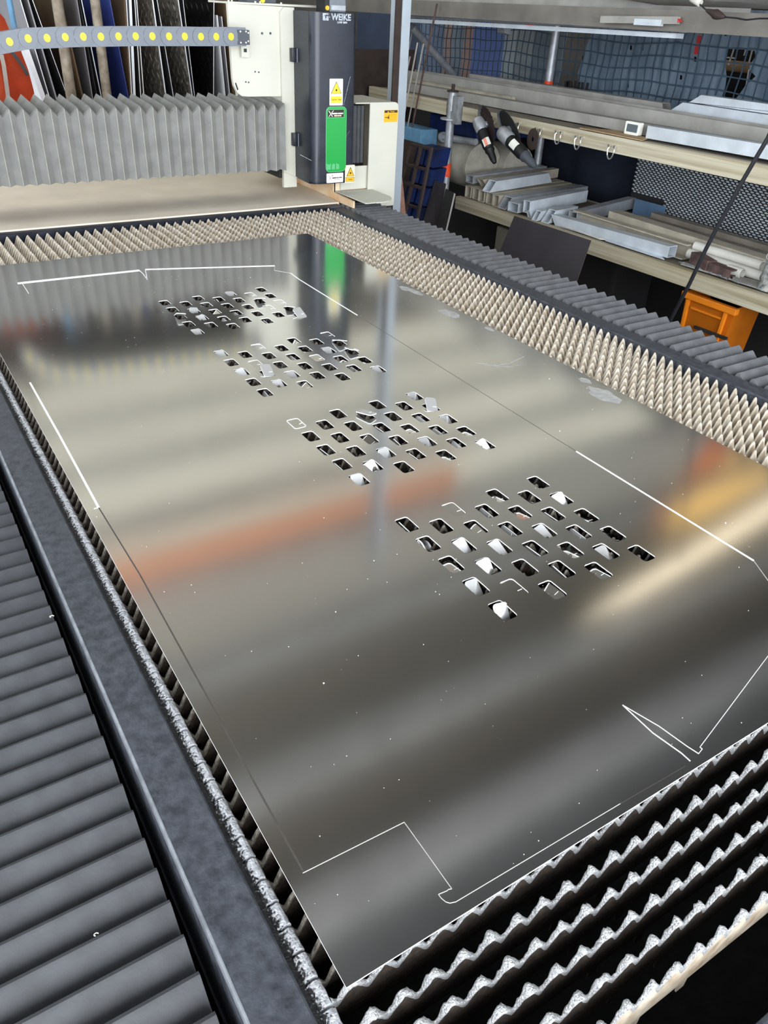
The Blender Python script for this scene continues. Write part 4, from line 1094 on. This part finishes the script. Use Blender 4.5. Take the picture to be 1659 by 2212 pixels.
A = [[bm.verts.new(p + Vector((x, r * math.cos(2 * math.pi * k / n) * .8, r * math.sin(2 * math.pi * k / n)))) for k in range(n)] for x, r in ((0, .012), (0, .050), (.004, .050), (.004, .012))]
for i in range(4):
    for k in range(n): bm.faces.new((A[i][k], A[i][(k + 1) % n], A[(i + 1) % 4][(k + 1) % n], A[(i + 1) % 4][k]))
tag(mk('cutting_disc', bm, M_dkbrown), 'loose round cutting disc hanging on a wire hook', 'disc')

# below the upper shelf, left part
bm = NB(); a = Vector((3.2, 3.62, -.04)); pts = []
tube(bm, [(3.05, 3.66, -.055), (3.05, 4.5, -.055)], .135, 26); tube(bm, [(3.28, 3.60, -.06), (3.28, 4.5, -.06)], .12, 22)
tag(mk('felt_roll', bm, M_felt, None, True), 'thick rolled grey felt lying under the upper shelf behind the taped pole', 'roll')
bm = NB(); box(bm, 2.78, 2.905, 3.95, 4.33, -.005, .118, bev=.006); box(bm, 2.775, 2.78, 4.14, 4.34, -.008, .115, 1)
tag(mk('foam_block', bm, [M_foam, M_grey_dust]), 'pale blue foam block with grey end under the upper shelf', 'foam block')
bm = NB(); box(bm, 2.98, 3.40, 3.66, 4.15, .095, .185, bev=.01); tag(mk('blue_wrap', bm, M_blueb), 'dark blue wrapped bundle tucked right under the upper shelf', 'bundle')
bm = NB(); tube(bm, [(2.93, 3.60, .096), (2.93, 3.92, .078)], .018, 12); tube(bm, [(2.93, 3.92, .078), (2.93, 3.935, .077)], .03, 12)
tag(mk('capped_tube', bm, M_alu, None, True), 'grey capped tube lying above the felt roll', 'tube')
# blue tubs behind a rusty lattice
def pxq(u, v, x): return at_x(u, v, x)
lat = empty('steel_lattice', (2.5, 3.6, -.9), 'dark rusty steel lattice frame leaning before blue tubs', 'lattice')
LX = 2.42
def lp(s, t):  # s across 0..1, t down 0..1, bilinear in a leaning plane
    A, B, C, D = at_x(888, 312, LX + .10), at_x(932, 322, LX + .10), at_x(845, 470, LX), at_x(898, 490, LX)
    top = A + (B - A) * s; bo = C + (D - C) * s
    return top + (bo - top) * t
for s in (0, .5, 1.0):
    bm = NB(); a = lp(s, -.02); b = lp(s, 1.35); bar(bm, a, b, .016, .014, up=(1, 0, .2)); mk('upright', bm, M_dkbrown, lat)
for t in (0, .26, .50, .76, 1.02):
    bm = NB(); bar(bm, lp(-.02, t), lp(1.02, t), .012, .016, up=(1, 0, .2)); mk('crossbar', bm, M_dkbrown, lat)
for i, (t0, t1) in enumerate(((0.02, .25), (.28, .49), (.52, .75), (.78, 1.2))):
    for s in (0, 1):
        bm = NB(); A = [lp(.04 + .5 * s, t0), lp(.46 + .5 * s, t0), lp(.46 + .5 * s, t1), lp(.04 + .5 * s, t1)]
        off = Vector((.05, .01, 0)); f = [bm.verts.new(p + off) for p in A]; g_ = [bm.verts.new(p + off + Vector((.12, .03, 0))) for p in A]
        bm.faces.new(f); bm.faces.new(g_[::-1])
        for k in range(4): bm.faces.new((f[k], g_[k], g_[(k + 1) % 4], f[(k + 1) % 4]))
        tag(mk('blue_tub', bm, M_blueb), 'blue tub behind the rusty lattice, %s row from top, %s side' % (ORD[i], 'right' if s else 'left'), 'tub', 'blue tubs behind the lattice')
bm = NB(); A = [at_x(868, 300, 2.74), at_x(935, 318, 2.74), at_x(905, 470, 2.67), at_x(838, 450, 2.67)]
f = [bm.verts.new(p) for p in A]; g_ = [bm.verts.new(p + Vector((.01, .0, 0))) for p in A]; bm.faces.new(f); bm.faces.new(g_[::-1])
for k in range(4): bm.faces.new((f[k], g_[k], g_[(k + 1) % 4], f[(k + 1) % 4]))
tag(mk('brown_board', bm, M_dkbrown), 'dark brown board behind the rusty lattice and tubs', 'board')
def leaning(name, pts, x0, x1, m, label, cat, th=.006, edge=None, ext=.25):
    """flat plate with top corners at plane x0 and bottom corners at x1, standing lower than seen"""
    A = [at_x(*pts[0], x0), at_x(*pts[1], x0), at_x(*pts[2], x1), at_x(*pts[3], x1)]
    A[2] = A[2] + (A[2] - A[1]) * ext; A[3] = A[3] + (A[3] - A[0]) * ext
    bm = NB(); f = [bm.verts.new(p) for p in A]; n = (A[1] - A[0]).cross(A[2] - A[0]).normalized() * th
    if n.dot(CAM - A[0]) > 0: n = -n
    g_ = [bm.verts.new(p + n) for p in A]
    bm.faces.new(f); bm.faces.new(g_[::-1])
    for k in range(4): bm.faces.new((f[k], g_[k], g_[(k + 1) % 4], f[(k + 1) % 4])).material_index = 1 if edge else 0
    bmesh.ops.recalc_face_normals(bm, faces=bm.faces[:])
    return tag(mk(name, bm, [m, edge] if edge else [m]), label, cat)
leaning('rubber_mat', ((939, 389), (964, 397), (944, 495), (915, 475)), 2.56, 2.46, M_dkplate, 'dark brown plate leaning left of the taped pole', 'plate', .012, M_grey_dust)
leaning('rubber_mat', ((963, 407), (981, 417), (962, 500), (942, 492)), 2.52, 2.44, M_dkwall if False else M_darkwall, 'black slotted plate leaning against the taped pole foot', 'plate', .012, M_grey_dust)
leaning('dark_plate', ((1111, 466), (1276, 519), (1246, 606), (1080, 543)), 2.50, 2.42, M_dkplate, 'large dark mill plate leaning against the lower shelf', 'plate', .005, M_dkbrown, .5)
# lower shelf stock
def sec(name, label, build, m=M_alu, group=G2, smooth=False): bm = NB(); build(bm); tag(mk(name, bm, m, None, smooth), label, 'metal section', group)
sec('hollow_section', 'square-ended hollow section with bright rim, topmost at the left of the lower shelf', lambda b: rhs(b, (2.83, 3.50, -.083), (3.45, 3.56, -.07), .062, .042, .004))
sec('hollow_section', 'mitred hollow section behind the light mitred one on the lower shelf pile', lambda b: rhs(b, (2.84, 3.395, -.088), (3.47, 3.47, -.075), .05, .05, .003, -.9, 0), M_alu_dust)
sec('hollow_section', 'light mitred hollow section on top of the lower shelf pile', lambda b: rhs(b, (2.83, 3.315, -.088), (3.30, 3.36, -.073), .06, .055, .003, .9, -.7), M_alu_l)
for i, y in enumerate((3.49, 3.425, 3.365, 3.30, 3.235)):
    sec('hollow_section', '%s upright hollow section from the left under the mitred pile' % ORD[i], (lambda yy: lambda b: rhs(b, (2.82 + .006 * (i % 2), yy, -.150), (3.48, yy + .05, -.142), .05, .062, .003))(y), M_alu_dust)
sec('hollow_section', 'grey hollow section with a mitred left end, right of the pile', lambda b: rhs(b, (2.83, 3.165, -.147), (3.48, 3.22, -.136), .06, .06, .003, .8, 0), M_alu)
sec('hollow_section', 'short hollow section with open square end, in front on the lower shelf', lambda b: rhs(b, (2.80, 3.06, -.148), (3.1, 3.10, -.145), .075, .048, .003), M_alu_l)
sec('hollow_section', 'bright short hollow section lying across, middle of the lower shelf', lambda b: rhs(b, (2.81, 2.965, -.127), (3.30, 3.035, -.115), .045, .062, .003), M_alu_l)
sec('offcut_section', 'small slanted aluminium offcut with dark opening on the lower shelf edge', lambda b: rhs(b, (2.815, 2.885, -.156), (3.0, 2.90, -.15), .036, .046, .003, .7, 0), M_alu_l)
sec('offcut_section', 'tiny white aluminium offcut, left of the slanted one', lambda b: rhs(b, (2.815, 2.945, -.163), (2.95, 2.95, -.16), .026, .036, .003, -.5, 0), M_alu_l)
sec('offcut_section', 'bright angled end piece behind the big channel', lambda b: rhs(b, (2.85, 2.83, -.150), (3.05, 2.85, -.145), .05, .06, .003, .9, 0), M_alu_l)
sec('cross_section', 'grey section lying back into the lower shelf behind the big channel', lambda b: rhs(b, (2.93, 2.735, -.142), (3.5, 2.86, -.132), .05, .056, .003, 0, 0), M_alu)
sec('hollow_section', 'big light grey hollow section along the front of the lower shelf', lambda b: rhs(b, (2.875, 2.03, -.138), (2.875, 2.79, -.160), .055, .050, .003, 0, .8), M_alu_l)
sec('channel_section', 'dusty channel lying behind the big light grey section', lambda b: prism(b, [(2.915, -.172), (2.975, -.172), (2.975, -.106), (2.93, -.106), (2.93, -.112), (2.969, -.112), (2.969, -.166), (2.915, -.166)], 'y', 2.0, 2.74), M_alu_dust)
sec('long_section', 'long dusty grey bar, middle of the lower shelf behind the white pipes', lambda b: rhs(b, (3.06, 1.2, -.125), (3.06, 2.58, -.110), .075, .05, .003), M_alu_dust)
sec('long_section', 'long dusty grey strip lying against the long bar', lambda b: rhs(b, (3.13, 1.2, -.142), (3.13, 2.45, -.135), .05, .05, .003), M_alu_dust)
sec('long_section', 'dark brown-grey bar at the very back of the lower shelf, upper', lambda b: rhs(b, (3.30, 1.2, -.130), (3.30, 2.52, -.125), .05, .05, .003), M_deck)
sec('long_section', 'dark brown-grey bar at the back of the lower shelf, lower', lambda b: rhs(b, (3.22, 1.2, -.145), (3.22, 2.56, -.14), .06, .045, .003), M_deck)
for i, (z, y0, y1, x) in enumerate(((-.112, 1.64, 1.99, 2.975), (-.140, 1.60, 1.985, 2.935), (-.141, 1.665, 1.74, 2.89))):
    bm = NB(); pipe(bm, (x, y0, z), (x, y1, z), .021, .0185, 16)
    tag(mk('plastic_pipe', bm, M_pvc, None, True), ['white plastic pipe lying topmost at the right of the lower shelf', 'white plastic pipe below the topmost one on the lower shelf', 'short white plastic pipe stub in front of the rusty channel'][i], 'pipe', 'white plastic pipes')
for (a, b, w, h, lab) in (((2.855, 1.80, -.142), (2.888, 1.915, -.134), .05, .045, 'rusty channel piece, left of two on the lower shelf'), ((2.855, 1.685, -.148), (2.865, 1.825, -.145), .045, .040, 'rusty channel piece, right of two on the lower shelf')):
    bm = NB(); a, b = Vector(a), Vector(b); d = (b - a).normalized(); s = d.cross(Vector((0, 0, 1)))
    bar(bm, a + Vector((0, 0, h * .45)), b + Vector((0, 0, h * .45)), w, .006); bar(bm, a + s * (w / 2 - .003), b + s * (w / 2 - .003), .006, h * .9); bar(bm, a - s * (w / 2 - .003), b - s * (w / 2 - .003), .006, h * .9)
    tag(mk('rusty_channel', bm, M_rust), lab, 'metal section', 'rusty channel pieces')
for i, pts in enumerate((((2.86, 1.95), (2.875, 1.72), (2.835, 1.67), (2.822, 1.93)), ((2.90, 1.71), (2.92, 1.58), (2.825, 1.545), (2.82, 1.66)), ((2.84, 2.70), (2.825, 2.70), (2.815, 2.42), (2.835, 2.40)), ((2.84, 2.40), (2.86, 2.08), (2.82, 2.02), (2.812, 2.38)))):
    bm = NB(); z = -.164 + .003 * i + (-.012 if i > 1 else 0); prism(bm, pts, 'z', z, z + .004)
    tag(mk('flat_scrap', bm, [M_grey_dust, M_grey_dust, M_chip, M_alu_l][i]), ['grey flat metal scrap under the rusty channels', 'grey flat metal scrap near the tin can', 'white crumbly foil strip on the lower shelf edge, left', 'pale folded foil strip under the big hollow section'][i], 'scrap')
for i in range(9):
    y = 1.52 + .05 * i + RND.uniform(-.01, .01); bm = NB(); L = RND.uniform(.02, .05)
    x = 2.815 + RND.uniform(0, .02); z = -.163 + .003 * (2.0 - y)
    v = [bm.verts.new(q) for q in ((x, y, z), (x + .012, y + L * .4, z + .006), (x + .004, y + L, z + .001), (x - .006, y + L * .5, z + .010))]
    bm.faces.new(v); bmesh.ops.solidify(bm, geom=bm.faces[:], thickness=.0015)
    tag(mk('foil_scrap', bm, M_alu_l), '%s crumpled foil scrap leftwards from the tin can, on the lower shelf edge' % (ORD + ['eighth', 'ninth'])[i], 'scrap', 'foil scraps on the lower shelf edge')
can = empty('tin_can', (2.87, 1.535, -.16), 'white paint-flaked tin can at the right end of the lower shelf', 'can')
bm = NB(); pipe(bm, (2.87, 1.515, -.163), (2.87, 1.515, -.045), .045, .043, 22); tube(bm, [(2.87, 1.515, -.163), (2.87, 1.515, -.160)], .0435, 22); mk('can_body', bm, mat('flaked_white_tin', (190, 190, 184), .6, .1, .4, 60, col2=(96, 100, 104)), can, True)
bm = NB(); tube(bm, [Vector((2.87 - .047 * math.sin(t), 1.515 + .047 * math.cos(t), -.06 + .05 * math.sin(t))) for t in [math.pi * i / 10 for i in range(11)]], .002, 6); mk('can_handle', bm, M_pvc, can, True)
# behind the shelves: navy tarpaulin, expanded metal panel, blue card
bm = NB(); rows = []
for i in range(21):
    y = 2.5 + 1.9 * i / 20; rows.append([bm.verts.new((3.60 + .02 * math.sin(i * 1.3) + .01 * math.sin(j * 2), y, -.45 + .62 * j / 8)) for j in range(9)])
for a, b in zip(rows, rows[1:]):
    for j in range(8): bm.faces.new((a[j], a[j + 1], b[j + 1], b[j]))
bmesh.ops.solidify(bm, geom=bm.faces[:], thickness=.004)
tag(mk('tarpaulin', bm, M_navy, None, True), 'dark navy tarpaulin hanging behind the lower shelf', 'tarpaulin')
a = at_x(1372, 430, 3.45); b = at_x(1432, 470, 3.45)
bm = NB(); box(bm, 3.45, 3.456, b.y, a.y, -.18, a.z + .003); tag(mk('blue_card', bm, mat('slate_blue_card', (88, 116, 146), .8, 0, .15, 8)), 'slate blue card standing at the foot of the wire mesh panel', 'card')
def mesh_panel(x, y0, y1, z0, z1, py_, pz_, label, corner=None):
    """expanded metal: slanted strands, one joined object"""
    bm = NB(); r = 0; z = z0
    while z < z1 - .002:
        y = y0 + (py_ / 2 if r % 2 else 0)
        while y < y1 - py_ * .5:
            if not (corner and y > corner[0] and z < corner[1]):
                V = [bm.verts.new((x - d, y + a * py_, z + c * pz_)) for a, c, d in ((-.42, 0, 0), (-.12, .30, .006), (.12, .30, .006), (.42, 0, 0), (.12, -.16, .003), (-.12, -.16, .003))]
                bm.faces.new(V)
            y += py_
        z += pz_ * .5; r += 1
    return tag(mk('wire_mesh', bm, M_alu_l), label, 'mesh panel', kind=None)
mesh_panel(3.50, 1.2, 2.885, -.158, .19, .030, .0215, 'grey expanded metal mesh panel standing behind the lower shelf', (2.63, -.08))
bm = NB(); box(bm, 3.515, 3.525, 1.2, 2.885, -.16, .2); tag(mk('mesh_backing', bm, M_darkwall), 'dark board right behind the grey mesh panel', 'board')
# things under the lower shelf
bn = empty('storage_bin', (2.9, 1.75, -.9), 'amber plastic storage bin under the lower shelf at right', 'bin')
A = [at_x(1490, 628, 2.86), at_x(1596, 670, 2.86), at_x(1450, 692, 2.80), at_x(1622, 772, 2.80)]
y0, y1 = A[1].y, A[0].y
bm = NB(); t0, t1 = -.268, -.60
def ring(z, g): return [(2.84 - g * .25, y0 + g, z), (2.84 - g * .25, y1 - g, z), (3.02, y1 - g, z), (3.02, y0 + g, z)]
R_ = [[bm.verts.new(p) for p in ring(t0, 0)], [bm.verts.new(p) for p in ring(t1, .03)]]
for k in range(4): bm.faces.new((R_[0][k], R_[0][(k + 1) % 4], R_[1][(k + 1) % 4], R_[1][k]))
bm.faces.new(R_[1]); bmesh.ops.solidify(bm, geom=bm.faces[:], thickness=.006); bmesh.ops.recalc_face_normals(bm, faces=bm.faces[:])
mk('bin_body', bm, M_bin, bn)
bm = NB(); box(bm, 2.822, 2.85, y0 - .012, y1 + .012, t0 - .028, t0, bev=.004); mk('bin_rim', bm, M_bin, bn)
bm = NB()
for (a, b) in (((.10, .2), (.14, .9)), ((.86, .2), (.82, .9))):
    ya = y1 + (y0 - y1) * a[0]; bar(bm, (2.832, ya, t0 - .03), (2.829, y1 + (y0 - y1) * b[0], t1 + .04), .012, .016, up=(1, 0, 0))
bar(bm, (2.832, y1 - .05, t0 - .06), (2.832, y0 + .05, t0 - .06), .012, .008, up=(0, 0, 1)); mk('bin_ribs', bm, M_bin, bn)
bm = NB(); a = at_x(1500, 706, 2.805); b = at_x(1570, 732, 2.805); bar(bm, a, b, .012, .012); mk('handle_slot', bm, M_darkwall, bn)
bm = NB(); box(bm, 3.13, 3.45, 2.55, 3.5, -.9, -.33, bev=.02); tag(mk('dark_crate', bm, M_darkwall), 'black crate in the shadow under the lower shelf', 'crate')
for i, (y, lab) in enumerate(((3.16, 'beige box end in the shadow under the lower shelf, left'), (2.98, 'beige box end in the shadow under the lower shelf, right'))):
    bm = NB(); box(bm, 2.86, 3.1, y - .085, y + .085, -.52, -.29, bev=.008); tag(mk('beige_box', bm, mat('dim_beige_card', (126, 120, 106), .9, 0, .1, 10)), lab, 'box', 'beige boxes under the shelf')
bm = NB(); box(bm, 3.66, 3.70, .2, 5.4, -.9, .22); tag(mk('back_board', bm, M_darkwall), 'black boarding behind the lower shelves', 'board')
# black hanging cable in front of the shelves
bm = NB(); tube(bm, [at_x(u, v, 2.45) for u, v in ((1990, -420), (1820, -60), (1700, 205), (1659, 298), (1628, 350), (1600, 398), (1575, 445), (1548, 493), (1525, 538), (1505, 580), (1490, 612), (1470, 650), (1452, 684), (1430, 730))], .0075, 10)
tag(mk('hanging_cable', bm, M_cable, None, True), 'thick black cable hanging down before the shelves at right', 'cable')
# thin rods leaning at the left end of the shelves
for i, (ua, va, ub, vb, r, lab) in enumerate(((944, 8, 893, 262, .0055, 'rusty rod, tallest of the four leaning by the column'), (915, 95, 884, 255, .0045, 'thin steel rod leaning, second from right by the column'), (902, 92, 872, 255, .0045, 'thin steel rod leaning, third from right by the column'), (886, 122, 868, 205, .0045, 'short steel rod leaning closest to the column'), (900, 12, 887, 86, .0045, 'upper thin rod leaning above the dark panel beside the column'))):
    if i < 2: a, b = at_x(ua, va, 2.77), at_x(ub, vb, 2.787); e = b + (b - a) * ((.119 - b.z) / (b.z - a.z))
    else:
        a, b = (at_x(ua, va, 2.66), at_x(ub, vb, 2.62)) if i < 4 else (at_y(ua, va, 4.8), at_y(ub, vb, 4.8)); e = b + (b - a) * ((-.9 - b.z) / (b.z - a.z))
    bm = NB(); tube(bm, [a, b, e], r, 8); tag(mk('leaning_rod', bm, M_rust if i == 0 else M_grey_dust, None, True), lab, 'rod', 'leaning rods')

# ------------------------------------------------------------------ netting and what is behind it
NX = 3.66
bm = NB()
def wire(pts, w=.006):
    for a, b in zip(pts, pts[1:]): bar(bm, a, b, w, w, up=(1, 0, 0))
def sagz(y): return .010 * math.sin(y * 4.3) + .006 * math.sin(y * 11)
zz = .26
while zz < .75:
    wire([Vector((NX + -.004 + .004 * math.sin(k * .9), 2.1 + .16 * k, zz + sagz(2.1 + .16 * k + zz))) for k in range(21)]); zz += .062
yy = 2.15
while yy < 5.3:
    wire([Vector((NX - .004, yy + .008 * math.sin(z * 21 + yy * 7), z)) for z in (.24, .34, .44, .54, .64, .76)], .0048); yy += .055
tag(mk('safety_net', bm, M_netw), 'dark teal safety net stretched behind the upper shelf', 'net')
cu = bpy.data.curves.new('cloth_outline', 'CURVE'); cu.dimensions = '2D'; cu.fill_mode = 'BOTH'; cu.extrude = .001
hole = [at_x(u, v, NX + .012) for u, v in ((1572, 106), (1588, 103), (1610, 108), (1630, 110), (1632, 122), (1620, 140), (1618, 150), (1632, 165), (1612, 182), (1596, 205), (1588, 214), (1558, 212), (1566, 190), (1569, 165), (1566, 140))]
def spl(pts):
    s = cu.splines.new('POLY'); s.points.add(len(pts) - 1); s.use_cyclic_u = True
    for p, q in zip(s.points, pts): p.co = (q[0], q[1], 0, 1)
spl([(.3, .27), (3.55, .27), (3.62, .45), (3.52, .8), (.3, .8)]); spl([(p.y, p.z) for p in hole])
o = bpy.data.objects.new('tmp', cu); COL.objects.link(o)
me = bpy.data.meshes.new_from_object(o.evaluated_get(bpy.context.evaluated_depsgraph_get())); bpy.data.objects.remove(o)
me.transform(Matrix(((0, 0, 1, NX + .014), (1, 0, 0, 0), (0, 1, 0, 0), (0, 0, 0, 1)))); me.materials.clear(); me.materials.append(M_netc)
cloth = tag(put('shade_cloth', me), 'dusty blue shade cloth with a torn hole behind the upper shelf', 'cloth')
bm = NB()
for pts in (((1586, 103), (1580, 122), (1573, 140)), ((1568, 124), (1590, 126)), ((1611, 108), (1607, 120)), ((1625, 108), (1618, 135)), ((1618, 150), (1612, 185))):
    L = [at_x(u, v, NX + .010) for u, v in pts]
    for a, b in zip(L, L[1:]): bar(bm, a, b, .006, .004, up=(1, 0, 0))
mk('torn_threads', bm, M_grey_dust, cloth)
for (u, v, u2, v2) in ((1516, 62, 1513, 71), (1512, 77, 1508, 94), (1507, 98, 1503, 117)):
    bm = NB(); bar(bm, at_x(u, v, NX + .008), at_x(u2, v2, NX + .008), .024, .004, up=(1, 0, 0))
    mk('red_tape', bm, M_tape_r, cloth)
for (u, v) in ((1363, 103), (1388, 104), (1259, 125), (1471, 167), (1356, 185), (1507, 65), (1568, 73), (1502, 128)):
    p = at_x(u, v, NX + .009); s = .011; bm = NB(); face(bm, [p + Vector((0, -s * .7, -s)), p + Vector((0, s * .5, -s * .8)), p + Vector((0, s * .7, s)), p + Vector((0, -s * .4, s * .8))])
    bmesh.ops.solidify(bm, geom=bm.faces[:], thickness=.001)
    mk('patch', bm, M_alu_l, cloth)
bm = NB(); tube(bm, [(3.9, 2.2, .555), (3.9, 2.8, .552)], .026, 12); tag(mk('tan_pipe', bm, mat('tan_pipe', (168, 140, 108), .7, 0, .2, 20), None, True), 'tan pipe seen through the torn hole', 'pipe')
bm = NB(); box(bm, 3.98, 4.0, .3, 3.6, .2, 1.2); tag(mk('void_backdrop', bm, M_darkwall), 'black backing put in for the dark void behind the torn hole', 'board')  # black sheet stands in for the dark space behind the tear
PX = 3.80
for i, (u0, u1, m, lab) in enumerate(((770, 905, mat('dim_navy_panel', (66, 78, 102), .8, 0, .2, 4), 'dim navy panel behind the net beside the black cover'), (905, 958, mat('slate_panel', (104, 118, 142), .8, 0, .2, 4), 'slate panel behind the net, left of the brown strips'), (958, 974, mat('tan_strip', (156, 132, 126), .8, 0, .1, 5), 'tan strip behind the net, left of two'), (974, 1000, mat('grey_panel', (128, 138, 152), .8, 0, .12, 5), 'grey panel behind the net between the tan strips'),
        (1000, 1019, mat('salmon_strip', (176, 146, 136), .8, 0, .1, 5), 'salmon strip behind the net, right of two'), (1019, 1087, mat('blue_panel', (112, 134, 200), .7, 0, .1, 5), 'bright blue panel behind the net'), (1087, 1112, mat('pale_panel', (180, 190, 196), .7, 0, .1, 5), 'pale grey panel right of the bright blue one'), (1112, 1150, mat('mid_panel', (150, 158, 162), .7, 0, .1, 5), 'mid grey panel behind the net, left of the upper pole'), (1150, 1215, mat('dim_panel', (118, 128, 138), .7, 0, .12, 5), 'dim grey panel behind the upper pole'))):
    ya = at_x(u0, 110, PX).y; yb = at_x(u1, 110, PX).y
    bm = NB(); box(bm, PX, PX + .02, yb, ya, -.3, 1.1); tag(mk('stood_panel', bm, m), lab, 'panel', 'panels stood behind the net')
bm = NB(); box(bm, 2.62, 3.2, 4.66, 4.68, -.5, at_y(800, 106, 4.66).z); tag(mk('brown_board', bm, M_dkbrown), 'dark brown panel behind the ivory side guard and rods', 'panel')
bm = NB()
for (u, v) in ((1222, 180), (1228, 179), (1236, 181), (1243, 180), (1250, 182), (1230, 182), (1259, 183), (1268, 184)):
    p = at_x(u, v, 3.45); bar(bm, p + Vector((0, 0, -.05)), p + Vector((0, RND.uniform(-.01, .01), .012)), .010, .012, up=(1, 0, 0))
tag(mk('bristle_brush', bm, M_darkwall), 'dark bristles sticking up behind the long sections', 'brush')
bm = NB(); bar(bm, at_x(1222, 187, 3.45) - Vector((0, 0, .03)), at_x(1270, 190, 3.45) - Vector((0, 0, .03)), .03, .04); mk('brush_head', bm, M_dkbrown, bpy.data.objects['bristle_brush'])
